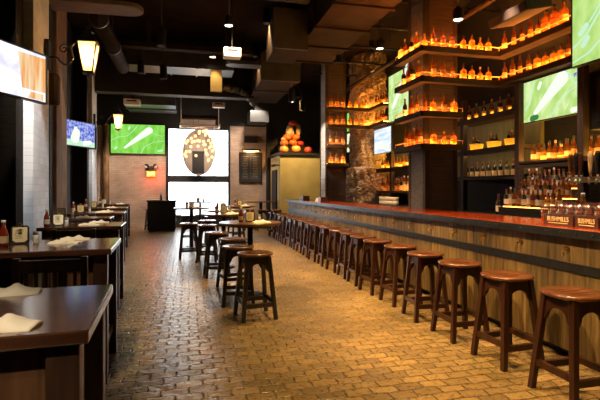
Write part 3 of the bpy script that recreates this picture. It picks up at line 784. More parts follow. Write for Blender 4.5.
for i,z in enumerate(ZS):
    boards=[(3.76,4.55,6.79,6.938),(3.76,3.908,6.938,7.79)]; strips=[(3.79,4.53,6.83,6.93),(3.79,3.9,6.93,7.76)]
    rails=[[(3.77,7.78),(3.77,6.8),(4.54,6.8)]]
    if i<2:
        boards=[(3.76,5.47,6.79,6.938),(3.76,3.908,6.938,7.79),(5.25,5.47,5.15,6.79)]
        strips=[(3.79,5.44,6.83,6.93),(3.79,3.9,6.93,7.76),(5.29,5.44,5.18,6.83)]
        rails=[[(3.77,7.78),(3.77,6.8),(5.26,6.8),(5.26,5.17)]]
    shelf('wraparound_shelf','%s glowing bottle shelf wrapped round the near timber column'%SN[i],z,boards,strips,rails)
    # bottles: side run, then the front run, then the run along the wall
    g='bottles on the near column shelves'
    where='near column, %s shelf'%['top','second','third','lowest'][i]
    side=[[(3.845,7.55),(3.845,7.3),(3.845,7.12)],[(3.845,7.6),(3.845,7.42),(3.845,7.25),(3.845,7.05)],[(3.845,7.55),(3.845,7.3),(3.845,7.1)],[(3.845,7.5),(3.845,7.36),(3.845,7.22),(3.845,7.1),(3.845,6.99)]][i]
    front=[[3.86,4.03,4.21,4.38],[4.03,4.21,4.39],[3.86,4.02,4.23,4.42],[4.03,4.23,4.41]][i]
    kf=[['round','tall','tall','tall'],['tall','tall','tall'],['tall','square','tall','square'],['square','round','square']][i]
    row(side,z,[['red','dark','red'],['dark','red','dark','red'],['dark','red','slim'],['slim','tall','red','slim','tall']][i],'aisle side of '+where,g)
    row([(x,6.87) for x in front],z,kf,'front of '+where,g)
    if i<2:
        row([(4.60+.165*k,6.87) for k in range(4)],z,['square','square','round','square'],'span right of '+where,g)
        ysg=[6.78,6.55,6.35,6.17,6.0] if i==0 else [6.78,6.58,6.4,6.2,6.02,5.85,5.69,5.55]
        row([(5.355,y) for y in ysg],z,['tall','slim','slim','slim','tall'] if i==0 else ['tall','tall','slim','tall','square','square','square','square'],'wall run right of '+where,g)
        if i==0:
            for k,y in enumerate((5.84,5.67,5.5)): 
                BT['tall'].place((5.355,y,z),0,'big whiskey bottle with broad glowing label, %s from the right on the top wall shelf'%ORD[2-k],g,(1.7,1.7,1.35))
        else: row([(5.355,5.4),(5.355,5.28)],z,['tall','tall'],'right end of wall run, '+where,g)
# round white skull-like decanter at the corner of the top shelf
sk=thing('ball_decanter','round pale ball-shaped decanter on the far corner of the topmost near shelf','decanter',(3.845,7.7,3.873))
MB().lathe([(.03,0),(.06,.02),(.09,.1),(.1,.2),(.085,.27),(.03,.31)],16,bot=False).build('decanter_body',M['lab_cream'],sk); MB().lathe([(.025,.3),(.028,.35),(.01,.37)],10).build('stopper',M['capgold'],sk); sk.scale=(.65,.65,.7)
for i,z in enumerate(ZS):
    boards=[(3.91,4.55,12.5,12.655)]; strips=[(3.94,4.53,12.53,12.65)]; rails=[]
    if i<2:
        boards=[(3.91,5.3,12.5,12.655),(5.2,5.45,11.52,12.5)]
        strips=[(3.94,4.6,12.53,12.65),(5.25,5.42,11.54,12.53),(4.6,5.25,12.53,12.65)]
    t=shelf('bottle_shelf','%s glowing bottle shelf on the far timber column'%SN[i],z,boards,strips,rails) if False else None
    t=thing('bottle_shelf','%s glowing bottle shelf on the far timber column'%SN[i],'shelf',(0,0,0))
    b=MB(); [b.box(*q,z-.08,z-.012) for q in boards]; b.build('shelf_board',M['shelf'],t)
    s=MB(); [s.box(*q,z-.012,z) for q in strips]; s.build('light_strip',M['strip'],t)
    [led('AREA','led_wash_lamp',t,((q[0]+q[1])/2,(q[2]+q[3])/2,z+.004),q[1]-q[0],q[3]-q[2],9) for q in strips]
    lp=MB().box(3.9,5.2 if i<2 else 4.56,12.485,12.505,z-.085,z+.012)
    if i<2: lp.box(5.185,5.205,11.52,12.505,z-.085,z+.012)
    lp.build('front_lip',M['shelf'],t)
    g='bottles on the far column shelves'; where='far column, %s shelf'%['top','second','third','lowest'][i]
    row([(4.03,12.58),(4.22,12.58),(4.41,12.58)],z,['tall','tall','tall'] if i!=3 else ['square','tall','square'],'front of '+where,g,1.15)
    if i<2:
        row([(4.62,12.58),(4.82,12.58),(5.02,12.58)],z,['square','square','round'],'span beside '+where,g,1.1)
        row([(5.335,12.3),(5.335,12.12),(5.335,11.94),(5.335,11.78),(5.335,11.61)],z,['tall','square','slim','tall','tall'],'wall run beside '+where,g,.98)

# ------------------------------------------------------------------ back bar
bb=thing('bar_shelving','dark bar cabinet with counter, posts and open shelves','back bar',(0,0,0))
MB().box(5.1,5.95,5.2,12.4,0,1.0).build('base_cabinet',M['blackwood'],bb)
MB().box(5.05,5.97,5.2,12.4,1.0,1.05).build('worktop',M['black'],bb,bevel=.005)
MB().box(5.93,5.98,3.0,12.4,1.05,4.2).build('back_panel',M['blackwood'],bb)
for y in (3.9,5.18,6.44,8.0,10.2,11.3): MB().box(5.32,5.42,y-.05,y+.05,1.05,3.25 if 5<y<9 else 2.5).build('post',M['post'],bb)
MB().box(5.86,5.925,6.5,9.6,1.75,3.2).build('bay_panel',M['backpanel'],bb)
SH=[('wine',6.49,8.4,1.70,None),('bowl',6.49,8.4,2.24,None),('rum',6.49,8.4,2.85,None),('backlit',5.23,6.39,1.92,'strip'),('tapbay',3.95,5.13,1.92,'strip'),('screen',10.25,12.3,2.05,'strip'),('screenlow',10.25,12.3,1.42,'strip_lo')]
for nm,y0,y1,z,st in SH:
    s_=MB().box(5.33,5.92,y0,y1,z-.05,z-.012 if st else z).build('shelf',M['shelf'],bb)
    if st: MB().box(5.36,5.9,y0+.02,y1-.02,z-.012,z).build('light_strip',M[st],s_); MB().box(5.325,5.345,y0,y1,z-.05,z+.018).build('front_lip',M['shelf'],s_)
for nm,y0,y1,z,mt in (('a',5.3,6.35,1.868,'under'),('b',6.55,8.3,2.188,'under_y'),('c',6.55,8.3,2.798,'under_y'),('d',10.3,12.2,1.998,'under')):
    MB().box(5.36,5.40,y0,y1,z-.01,z).build('under_light',M[mt],bb); MB().box(5.325,5.345,y0-.05,y1+.05,z-.05,z+.03).build('under_lip',M['shelf'],bb)  # added strips brighten the bottles below; the lip keeps them out of view
MB().box(5.42,5.92,3.95,5.13,2.3,3.1).build('cabinet_door',M['blackwood'],bb,bevel=.01)
MB().box(5.405,5.42,4.1,5.0,2.4,3.0).build('door_panel',M['black'],bb,bevel=.01)
# stepped bottle risers under the lit shelf
rs=thing('bottle_riser','three stepped lit riser holding spirit bottles below the middle screen','riser',(0,0,1.052))
for k in range(3):
    x0=5.06+.16*k
    MB().box(x0,x0+.155,5.24,6.38 if k else 6.56,0,.13+.15*k).build('step',M['blackwood'],rs)
    MB().box(x0+.075,x0+.15,5.26,6.37 if k else 6.54,.13+.15*k,.142+.15*k).build('light_strip',M['strip_lo'],rs)
for k in range(3):
    kinds=[['dark','clear','tall','slim','dark','clear','red'],['slim','dark','red','clear','tall','dark'],['clear','dark','clear','slim','dark','red']][k]
    ypos=[(6.46 if k==0 else 6.32)-(.1 if k==0 else .088)*j for j in range(12)]
    for j,y in enumerate(ypos):
        kk=kinds[j%len(kinds)] if j<8 else ['tall','square','slim','tall'][j-8]
        BT[kk].place((5.137+.16*k,y+R.uniform(-.008,.008),1.195+.15*k),R.uniform(-.2,.2),'%s, %s from the left on the %s riser step'%(LOOK[kk],ORD[j],['front','middle','rear'][k]),'bottles on the stepped riser')
for k in range(2):
    for j in range(10):
        kk=['tall','slim','square','tall','red','round','tall','slim','tall','square'][(j+3*k)%10]
        BT[kk].place((5.55+.2*k,6.32-.115*j,1.92),R.uniform(-.2,.2),'%s, %s from the left in the %s row below the middle screen'%(LOOK[kk],ORD[j],['front','back'][k]),'bottles on the backlit shelf',(1.1,1.1,1.12))
for j in range(6):
    kk=['tall','round','slim','tall','square','red'][j]
    BT[kk].place((5.5,5.06-.12*j,1.92),R.uniform(-.2,.2),'%s, %s from the left on the lit shelf behind the taps'%(LOOK[kk],ORD[j]),'bottles behind the taps',(1.1,1.1,1.1))
for j in range(10):
    BT['wine'].place((5.56,8.18-.172*j,1.70),R.uniform(-.3,.3),'%s, %s from the left on the wine shelf'%(LOOK['wine'],ORD[j]),'wine bottles')
for j in range(7):
    kk='red' if j%2 else 'dark'
    BT[kk].place((5.56,8.1-.235*j,2.85),R.uniform(-.3,.3),'%s, %s from the left on the shelf two above the wine'%(LOOK[kk],ORD[j]),'bottles on the high shelf',(1.1,1.1,1.15))
# tea lights glowing between those bottles
for j in range(6):
    t=thing('candle_cup','small amber candle cup, %s from the left on the shelf two above the wine'%ORD[j],'candle',(5.39,7.86-.235*j,2.852),group='candle cups')
    MB().lathe([(.025,.0),(.03,.05)],10,top=False).build('cup',M['bucket'],t); MB().lathe([(.012,.004),(.012,.03),(.002,.042)],8).build('flame',M['bulb'],t)
for j,y in enumerate((7.72,7.2,6.72)):
    t=thing('ice_bucket','glowing yellow bucket of bottles, %s from the left on the shelf above the wine'%ORD[j],'bucket',(5.46,y,2.243),group='yellow buckets')
    MB().lathe([(.11,.0),(.13,.105),(.134,.11)],18,bot=False,top=False).build('bucket_shell',M['bucket'],t)
    MB().lathe([(.07,.004),(.07,.02)],14).build('lamp_disc',M['bucketlamp'],t)
    for q in range(3):
        a=q*2.1+j; BT[['dark','red','dark'][q]].place((5.45+.055*math.cos(a),y+.055*math.sin(a),2.268),a,'dark bottle standing in the %s yellow bucket from the left, %s of three'%(ORD[j],['left','middle','right'][q]),'bottles in the yellow buckets',(.7,.7,.8))
# shelves of the bay under the pale screen
for j in range(9):
    kk=['tall','slim','square','tall','slim','tall','square','slim','tall'][j]
    BT[kk].place((5.5,12.2-.19*j,2.052),R.uniform(-.3,.3),'%s, %s from the left on the shelf below the pale screen'%(LOOK[kk],ORD[j]),'bottles below the pale screen',(1.1,1.1,1.05))
for k in range(2):
    for j in range(9):
        kk=['tall','round','slim','tall','red','tall','slim','dark','clear'][(j+k)%9]
        BT[kk].place((5.5+.2*k,12.2-.17*j,1.42),R.uniform(-.3,.3),'%s, %s from the left in the %s row by the stone pier'%(LOOK[kk],ORD[j],['front','back'][k]),'bottles by the stone pier',(1.25,1.25,1.3))
BT['dark'].place((5.13,6.65,1.052),0,'lone dark bottle with pale label at the left foot of the bottle riser','bottles on the back counter',(1.1,1.1,1.2))
BT['clear'].place((5.13,4.95,1.002),0,'pale white bottle below the beer taps','bottles on the back counter',(1.9,1.9,1.35))
# cups stacked on the back counter
for j in range(8):
    for k in range(2):
        o=MB().lathe([(.05,0),(.06,.11),(.057,.11),(.047,.006)],14,top=True).build('stacked_cup',M['white'],loc=(5.14,11.5-.135*j,1.052+.1105*k))
        tag(o,'pale cup, %s layer, %s from left on the counter by the stone pier'%(['lower','upper'][k],ORD[j]),'cup','cups on the back counter')
# terminal
tm=thing('order_terminal','small dark slanted order terminal on the back counter by the stone pier','terminal',(5.28,12.2,1.053))
MB().box(-.1,.1,-.12,.12,0,.02).build('foot',M['black'],tm); q=MB().box(-.015,.015,-.17,.17,0,.3); q.xf(Matrix.Translation((0,0,.02)) @ Matrix.Rotation(rad(20),4,'Y')); q.build('display',M['iron'],tm)
# beer tower
bt=thing('beer_tower','chrome beer tap tower with four tall handles','beer tower',(4.9,4.68,0))
MB().box(-.12,.45,-.75,.45,0,.98).build('drip_cabinet',M['blackwood'],bt); MB().box(-.14,.47,-.77,.47,.98,1.0).build('drip_tray',M['steel'],bt)
tw=MB().cyl((0.05,-.45,1.6),(0.05,.22,1.6),.035,.035,16).cyl((.05,-.37,1.0),(.05,-.37,1.6),.04,.04,12); tw.build('tower_pipe',M['steel'],bt)
for k,(y,mt) in enumerate(((.16,'brass'),(.07,'iron'),(-.0,'crate'),(-.14,'paper'),(-.24,'iron'))):
    f=MB().tube([(0.0,y,1.62),(-.09,y,1.61),(-.11,y,1.54)],.014,8).cyl((-.08,y,1.62),(-.08,y,1.66),.016,.012,8); fo=f.build('faucet',M['steel'],bt)
    MB().lathe([(.012,0),(.022,.05),(.03,.16),(.033,.25),(.02,.29)],10,(-.08,y,1.655)).build('tap_handle',M[mt],fo)
# bar caddies and glasses
def caddy(y,txt,lab,wd=.34):
    t=thing('bar_caddy',lab,'caddy',(3.32,y,1.142))
    MB().box(0,.16,-wd/2,wd/2,0,.012).box(0,.012,-wd/2,wd/2,.012,.1).box(.148,.16,-wd/2,wd/2,.012,.1).box(.012,.148,-wd/2,-wd/2+.012,.012,.1).box(.012,.148,wd/2-.012,wd/2,.012,.1).build('tray',M['crate'],t)
    text_mesh(txt,.06,.001,'lettering',M['letter'],t,(-.002,0,.058),(rad(90),0,rad(-90)),wd*.72)
    MB().box(-.0015,0,-wd*.33,wd*.33,.02,.026).build('rule',M['letter'],t)
    return t
caddy(3.48,'BUSHMILLS','dark wooden bar caddy lettered BUSHMILLS in front of the glasses, left one')
caddy(3.17,'BUSHMILLS','dark wooden bar caddy lettered BUSHMILLS, second from the left',.23)
caddy(2.84,'BUSHMILLS','dark wooden bar caddy at the right edge of the bar')
def make_glass():
    t=thing('pint_glass','glass','glass')
    MB().lathe([(.031,0),(.043,.15),(.041,.15),(.030,.006)],16,top=True).build('glass_body',M['tumbler'],t); return t
gp=MB().lathe([(.031,0),(.043,.15),(.041,.15),(.030,.006)],14,top=True).build('pint_glass',M['tumbler']); tag(gp,'g','glass'); gp=Proto(gp)
for k in range(3):
    for j in range(9):
        gp.place((3.56+.1*k,3.9-.105*j,1.142),0,'clear pint glass on the bar behind the caddies, %s row, %s from the left'%(['front','middle','rear'][k],ORD[j]),'pint glasses on the bar',(1,1,1.15 if k<2 else 1.4))
# far caddies on bar
for (y,x,lab) in ((11.35,3.3,'small wooden napkin caddy on the bar, nearer of the two far ones'),(13.2,3.3,'small wooden napkin caddy on the bar, nearest the bar end')):
    t=thing('napkin_caddy',lab,'caddy',(x,y,1.142)); MB().box(0,.2,-.2,.05,0,.012).box(0,.012,-.2,.05,.012,.13).box(.19,.2,-.2,.05,.012,.13).box(.012,.19,-.2,-.19,.012,.13).build('tray',M['crate'],t); MB().box(.02,.18,-.17,.0,.013,.12).build('napkin_stack',M['cloth'],t)
    w=thing('menu_pack','pale stack of menus beside the '+lab.split(' on the bar, ')[1].replace('nearer','nearer napkin caddy').replace('nearest','napkin caddy nearest'),'menus',(x+.05,y+.35,1.142)); MB().box(0,.16,-.16,.16,0,.03).build('lower_menus',M['cloth'],w); MB().box(.01,.15,-.12,.12,.03,.09).build('upper_menus',M['white'],w)

# ------------------------------------------------------------------ televisions
def strip_poly(pts,w):
    L_=[];Rr=[]
    for i,(x,z) in enumerate(pts):
        a=pts[max(0,i-1)]; b=pts[min(len(pts)-1,i+1)]
        dx,dz=b[0]-a[0],b[1]-a[1]; l=math.hypot(dx,dz) or 1; ww=w if not isinstance(w,(list,tuple)) else w[i]
        L_.append((x-dz/l*ww,z+dx/l*ww)); Rr.append((x+dz/l*ww,z-dx/l*ww))
    return L_,Rr
def tv(label,loc,rotz,w,h,base,marks,tilt=0.0,mount=True):
    t=thing('tv',label,'tv',loc,rotz)
    t.rotation_euler=(tilt,0,rotz)
    b=MB(); d=.05; k=.018
    b.box(-w/2,w/2,.004,d,-h/2,h/2); b.box(-w/2,-w/2+k,-.006,.004,-h/2,h/2); b.box(w/2-k,w/2,-.006,.004,-h/2,h/2)
    b.box(-w/2+k,w/2-k,-.006,.004,-h/2,-h/2+k); b.box(-w/2+k,w/2-k,-.006,.004,h/2-k,h/2)
    b.build('housing',M['capblack'],t)
    W2,H2=w-2*k,h-2*k
    def P(u,v,e): return ((u-.5)*W2,.003-e,(v-.5)*H2)
    s=MB(); s.add([P(0,0,0),P(1,0,0),P(1,1,0),P(0,1,0)],[(0,1,2,3)],0)
    mats=[M[base]]; e=.0006
    for mk in marks:
        m=M[mk[0]]
        if m not in mats: mats.append(m)
        mi=mats.index(m)
        if mk[1]=='poly': s.add([P(u,v,e) for u,v in mk[2]],[tuple(range(len(mk[2])))],mi)
        else:
            A,B=strip_poly(mk[2],mk[3]); vs=[P(*p,e) for p in A]+[P(*p,e) for p in B]; n=len(A)
            s.add(vs,[(i,i+1,n+i+1,n+i) for i in range(n-1)],mi)
        e+=.0003
    s.build('screen',mats,t)
    if mount: MB().box(-.12,.12,d,d+.06,-.12,.12).build('bracket',M['iron'],t)
    return t
def capsule(p0,p1,w0,w1,n=8):
    a=math.atan2(p1[1]-p0[1],p1[0]-p0[0]); pts=[]
    for k in range(n+1):
        t=a+PI/2+PI*k/n; pts.append((p0[0]+w0*math.cos(t),p0[1]+w0*1.6*math.sin(t)))
    for k in range(n+1):
        t=a-PI/2+PI*k/n; pts.append((p1[0]+w1*math.cos(t),p1[1]+w1*1.6*math.sin(t)))
    return pts
golf=[('s_line','strip',[(0,.42),(.12,.55),(.3,.6),(.42,.8),(.5,1)],.006),('s_line','strip',[(.55,0),(.62,.25),(.8,.4),(1,.45)],.006),('s_line','strip',[(.7,1),(.78,.7),(.95,.62),(1,.66)],.005),
      ('s_white','poly',capsule((.26,.2),(.70,.80),.025,.075)),('s_line','poly',capsule((.33,.84),(.34,.9),.02,.02)),('s_line','poly',capsule((.88,.1),(.95,.12),.02,.02)),('s_line','poly',capsule((.08,.15),(.1,.2),.02,.02))]
tv('large screen with white fairway on green, on the far brick wall',(-1.85,17.85,3.355),0,1.95,1.12,'s_green',golf)
golf2=[('s_mid','strip',[(.0,.1),(.2,.4),(.3,.9),(.35,1)],.07),('s_mid','strip',[(.35,0),(.6,.4),(.8,.7),(1,.8)],.06),('s_mid','strip',[(.78,0),(.9,.25),(1,.3)],.07),('s_line','strip',[(.5,0),(.62,.25),(.8,.5),(1,.62)],.01),('s_line','strip',[(.05,.3),(.15,.6),(.2,1)],.012),('s_line','strip',[(.8,.98),(.88,.7),(1,.6)],.012),
       ('s_white','poly',capsule((.24,.2),(.70,.84),.04,.11)),('s_white','poly',capsule((.3,.78),(.33,.88),.03,.03)),('s_dkgreen','poly',capsule((.18,.07),(.26,.09),.05,.04)),('s_white','poly',capsule((.88,.08),(.96,.09),.04,.03)),('s_blue','poly',capsule((.92,.84),(.94,.86),.03,.02))]
tv('bright screen with white fairway, hung in the middle of the back bar',(5.43,5.845,2.91),rad(-90),1.17,.70,'s_pale',golf2)
golf3=[('s_line','strip',[(0,.20),(.1,.3),(.22,.55),(.36,.62),(.42,.9),(.5,1)],.009),('s_line','strip',[(.12,.42),(.2,.58),(.19,.8),(.28,1)],.007),('s_line','strip',[(0,.04),(.12,.1),(.2,.2),(.4,.26),(.7,.2),(1,.4)],.009),('s_pale','strip',[(.5,0),(.6,.4),(.9,.8),(1,1)],.1),
       ('s_line','poly',capsule((.06,.34),(.1,.4),.02,.02)),('s_line','poly',capsule((.08,.2),(.11,.26),.018,.018)),('s_white','poly',capsule((.55,.3),(.9,.75),.04,.08))]
tv('large green screen with white lines at the right edge, above the taps',(5.18,4.06,3.8),rad(-90),2.26,1.28,'s_mid',golf3)
tv('large green screen with white fairway, on the wall behind the near column',(5.33,10.32,3.93),rad(-90),2.26,1.28,'s_pale',[('s_mid','strip',[(0,.6),(.2,.7),(.5,.9)],.05),('s_white','poly',capsule((.12,.3),(.5,.95),.03,.08)),('s_line','strip',[(0,.2),(.3,.2),(.6,.4)],.01)])
tv('pale icy screen on the back bar beside the stone pier',(5.40,12.0,2.87),rad(-90),1.2,.74,'s_ice',[('s_white','poly',capsule((.15,.35),(.8,.2),.03,.1))])
tv('small green screen between the far column and the stone pier',(5.6,14.95,3.9),rad(-90),1.2,.7,'s_green',[('s_white','poly',capsule((.2,.2),(.6,.7),.03,.06))])
tv('pale yellow screen between the far column and the stone pier',(5.6,14.95,3.15),rad(-90),1.2,.7,'s_yell',[])
th=rad(63.6)
tv('white glaring screen at the left edge on the near pilaster',(-1.705,4.975,2.66),th,.94,.53,'s_lav',[('s_lav','poly',[(0,0),(.55,0),(.5,.6),(.4,1),(0,1)]),('s_orange','poly',[(.66,.2),(1,.2),(1,.95),(.6,.92)]),('s_orange','poly',[(.74,.02),(.97,.02),(.97,.16),(.78,.16)])])
th2=rad(62)
tv('blue screen with white figure on the left wall panel',(-2.26,10.28,2.64),th2,1.06,.55,'s_blue',[('s_line','poly',[(0,0),(1,0),(1,.22),(0,.25)]),('s_white','poly',capsule((.42,.3),(.46,.55),.12,.1)),('s_white','poly',capsule((.43,.62),(.44,.7),.05,.05)),('s_lav','poly',capsule((.7,.15),(.85,.2),.06,.05))])
# arms from wall to the two left screens
# ------------------------------------------------------------------ wall lanterns
def lantern(loc,reach,label,rotz):
    t=thing('sconce_lantern',label,'lantern',loc,rotz)       # local +X points back to the wall at -reach
    b=MB()
    for k in range(4):
        a=PI/4+k*PI/2; b.bar((.085*math.cos(a),.085*math.sin(a),-.19),(.165*math.cos(a),.165*math.sin(a),.19),.016,.016)
    b.box(-.07,.07,-.07,.07,-.215,-.185); 
    q=MB().lathe([(.175,.19),(.17,.215),(.08,.31),(.06,.33),(.075,.345),(.03,.385),(.012,.40)],4,smooth=False); b.add(q.v,q.f)
    b.sphere((0,0,.42),.025,8); b.cyl((0,0,.44),(0,0,.48),.01,.004,8); b.cyl((0,0,-.215),(0,0,-.26),.02,.008,8)
    b.build('lantern_cage',M['iron'],t)
    g=MB().lathe([(.09,-.185),(.158,.188)],4,bot=False,top=False,smooth=False); g.build('lantern_glass',M['lantern_glass'],t)
    MB().lathe([(.02,-.1),(.04,-.04),(.035,.04),(.008,.12)],12).build('flame',M['lantern'],t)
    a=MB(); pts=[(-reach+.05,0,.02)]
    pts=[(-reach+.02,0,-.02)]+[(-reach+.12+.12*k/6*1.6, 0, -.02-.09*math.sin(PI*k/6)) for k in range(7)]+[(-.22,0,.13),(-.17,0,.19)]
    a.tube(pts,.013,8); sp=[(-reach+.2+.07*(1-k/16)*math.cos(k*.7),0,.1+.07*(1-k/16)*math.sin(k*.7)) for k in range(14)]; a.tube(sp,.009,6)
    a.tube([(-.3,0,.05),(-.26,0,.12),(-.2,0,.14)],.009,6); a.box(-reach-.02,-reach+.03,-.06,.06,-.18,.2)
    a.build('scroll_arm',M['iron'],t)
    lamp('POINT','lantern_lamp',t,(0,0,0.02),LANT,(1,.58,.26),.05)
    return t
M['lantern_glass']=glow_glass('frosted_amber_pane',(1,.84,.6),(1,.76,.48),gloss=.05,transp=.25)
LANT=75
lantern((-1.31,6.55,3.24),.5,'lit amber lantern on scroll bracket, nearer one, on the near white pilaster',-WR*0)
lantern((-1.93,13.5,3.36),.62,'lit amber lantern on scroll bracket, farther one, before the far screen',0)
# wall speakers
sp=thing('wall_speaker','slim dark brown loudspeaker hung beside the near white pilaster','speaker',(W(7.1)+.06,7.05,2.9))
MB().box(-.17,.05,-.1,.1,-.22,.22).build('cabinet',M['post'],sp,bevel=.04); MB().box(-.3,-.17,-.03,.03,-.05,.05).build('bracket',M['iron'],sp)
sp=thing('wall_speaker','slim dark loudspeaker hung beside the far pilaster','speaker',(W(13.1)+.1,13.1,2.85)); MB().box(-.17,.05,-.1,.1,-.3,.3).build('cabinet',M['black'],sp,bevel=.03); MB().box(-.3,-.17,-.03,.03,-.05,.05).build('bracket',M['iron'],sp)

# ------------------------------------------------------------------ far wall fittings
ex=thing('exit_sign','glowing red exit sign under twin emergency lamps on the brick wall','exit sign',(-1.40,17.99,2.05))
MB().box(-.17,.17,-.07,-.0,-.12,.12).build('sign_box',M['capblack'],ex); MB().box(-.16,.16,-.076,-.071,-.11,.11).build('sign_face',M['exit'],ex)
text_mesh('EXIT',.15,.001,'sign_letters',M['exit_l'],ex,(0,-.079,0),(rad(90),0,0),.26)
lamp('POINT','sign_glow_lamp',ex,(0.1,-.3,-.12),14,(1,.07,.02),.08)
em=thing('emergency_light_sign','black twin head emergency lamp above the exit sign','emergency lamp',(-1.40,17.99,2.29)); MB().box(-.12,.12,-.08,0,-.07,.06).build('battery_box',M['capblack'],em)
for s_ in (-1,1):
    hd=MB().cyl((s_*.14,-.07,.07),(s_*.17,-.17,.05),.07,.085,12).build('lamp_head',M['black'],em); MB().cyl((s_*.17,-.17,.05),(s_*.1705,-.173,.05),.07,.07,12).build('lamp_lens',M['headlamp'],hd)
cb=thing('chalkboard_sign','black chalkboard menu with faint writing on the far brick wall','chalkboard',(2.4,17.99,2.335))
MB().box(-.43,.43,-.03,0,-.575,.575).build('board',M['chalk'],cb)
f=MB().box(-.46,-.43,-.045,0,-.605,.605).box(.43,.46,-.045,0,-.605,.605).box(-.43,.43,-.045,0,.575,.605).box(-.43,.43,-.045,0,-.605,-.575); f.build('frame',M['blackwood'],cb)
ln=MB()
for side in (-1,1):
    ln.box(side*.2-.12,side*.2+.12,-.032,-.0305,.43,.455)
    for k in range(13):
        z=.34-k*.064; w_=R.uniform(.1,.16); ln.box(side*.2-w_,side*.2+w_*.6,-.032,-.0305,z,z+.02)
ln.box(-.004,.004,-.032,-.0305,-.45,.48); ln.build('chalk_marks',M['chalkline'],cb)
pl_=thing('picture_light_sconce','black bar picture light above the chalkboard','lamp',(2.4,17.99,3.03))
MB().cyl((-.36,-.2,.0),(.36,-.2,.0),.035,.035,12).box(-.03,.03,-.2,0,.0,.03).build('lamp_housing',M['capblack'],pl_); MB().box(-.3,.3,-.205,-.175,-.042,-.034).build('lamp_tube',M['bulb'],pl_)
ld=lamp('AREA','picture_lamp',pl_,(0,-.14,-.06),9,(1,.55,.25),.3,(rad(20),0,0))
ws=thing('wall_speaker_mount','small black wall speaker box above the picture light','speaker',(2.4,17.99,3.45)); MB().box(-.27,.27,-.14,0,-.125,.125).build('cabinet',M['capblack'],ws,bevel=.01); MB().box(-.25,.25,-.146,-.14,-.105,.105).build('grille',M['black'],ws)
cw=thing('wall_camera_mount','small dark security camera on the partition corner','camera',(3.12,16.15,2.35)); MB().cyl((-.05,0,0),(-.2,-.1,-.03),.05,.05,12).build('camera_body',M['capblack'],cw); MB().box(-.06,.08,-.02,.02,-.02,.02).build('arm',M['iron'],cw)

vb=thing('window_blind','rolled brown blind hung over the top of the shop window','blind',(.37,17.9,3.9))
MB().cyl((-.66,0,.32),(.66,0,.32),.05,.05,14).build('roller',M['post'],vb); MB().box(-.64,.64,.02,.035,0.02,.3).build('blind_cloth',M['disc'],vb); MB().box(-.65,.65,.01,.045,0,.025).build('bottom_bar',M['steel'],vb)
# hanging disc sign and globe chandelier before the window
ds=thing('hanging_disc_sign','large oval brown disc hung inside the shop window','disc',(.36,17.6,2.87))
MB().cyl((0,.03,0),(0,-.03,0),.62,.62,40).build('disc',M['disc'],ds).scale=(.97,1,1.42)
MB().box(-.24,.2,-.045,-.031,-.8,.05).build('dark_motif',M['black'],ds)
each(MB().cyl((0,0,.83),(0,0,2.6),.006,.006,6).cyl((-.2,0,.8),(-.2,0,2.6),.006,.006,6),'hanging_wire',M['iron'],ds)
cz=3.69
chd=thing('globe_chandelier','cascade chandelier of small amber globes on a white frame before the window','chandelier',(.385,16.5,cz))
fm=MB(); 
for s_ in (-1,1): fm.box(-.68,.68,s_*.3-.02,s_*.3+.02,0,.04); fm.box(s_*.68-.02,s_*.68+.02,-.3,.3,0,.1); fm.cyl((s_*.66,0,.04),(s_*.66,0,CZ-cz),.01,.01,6)
fm.build('frame',M['white'],chd)
rq=random.Random(11)
for k in range(46):
    a=rq.uniform(0,2*PI); u=rq.uniform(-1,1); z=-1.32+ (1.22)*rq.random()**.8; wd=.56*math.sqrt(max(.05,1-((z+.75)/.85)**2))
    x=rq.uniform(-1,1)*wd; y=rq.uniform(-.25,.25)
    g=MB().sphere((x,y,z),.05,10).build('globe',M['globe'],chd)
    MB().cyl((x,y,z+.04),(x,y,0),.003,.003,4).build('cord',M['iron'],g)
lamp('POINT','chandelier_lamp',chd,(0,0,-.7),80,(1,.8,.62),.3)

# orange ceramic heap on the partition
for k,(x,y,z,r,mt,lb) in enumerate([(-.42,0,.16,.17,'pumpkin','large orange pumpkin, bottom left of the heap on the partition'),(.02,-.1,.17,.18,'pumpkin','large orange pumpkin, bottom middle of the heap on the partition'),(.52,.0,.14,.16,'redc','dark red pumpkin, bottom right of the heap on the partition'),
    ]):
    t=thing('pumpkin',lb,'pumpkin',(3.85+x,16.4+y,2.8),group='pumpkin heap'); MB().lathe([(r*.3,0),(r*.8,.05),(r,r*.8),(r*.8,r*1.5),(r*.15,r*1.62)],16).build('pumpkin_body',M[mt],t); MB().cyl((0,0,r*1.6),(.02,0,r*1.9),.02,.014,8).build('stem',M['rough'],t)
cr=thing('fruit_tower','tower of orange gourds with pale figure and red cap on the partition','ornament',(3.85,16.85,2.8)); cr.scale=(1.2,1.1,1.05)
MB().box(-.42,.42,-.16,.2,0,.3).build('pedestal',M['blackwood'],cr)
for (x,z,r,mt) in [(-.26,.42,.14,'pumpkin'),(.02,.43,.15,'pumpkin'),(.26,.41,.12,'redc'),(-.16,.64,.14,'pumpkin'),(.12,.65,.14,'pumpkin'),(-.28,.56,.09,'ivory')]:
    MB().sphere((x,0,z),r,14,sz=.85).build('gourd',M[mt],cr)
MB().lathe([(.1,.7),(.14,.8),(.1,1.0),(.06,1.08)],12,(-.08,0,0)).build('pale_figure',M['ivory'],cr); MB().lathe([(.06,.72),(.09,.85),(.07,1.05),(.05,1.1)],12,(.2,0,0)).build('side_figure',M['ivory'],cr)
MB().lathe([(.15,1.06),(.17,1.1),(.13,1.22),(.03,1.26)],14,(.04,0,0)).build('red_cap',M['redc'],cr)

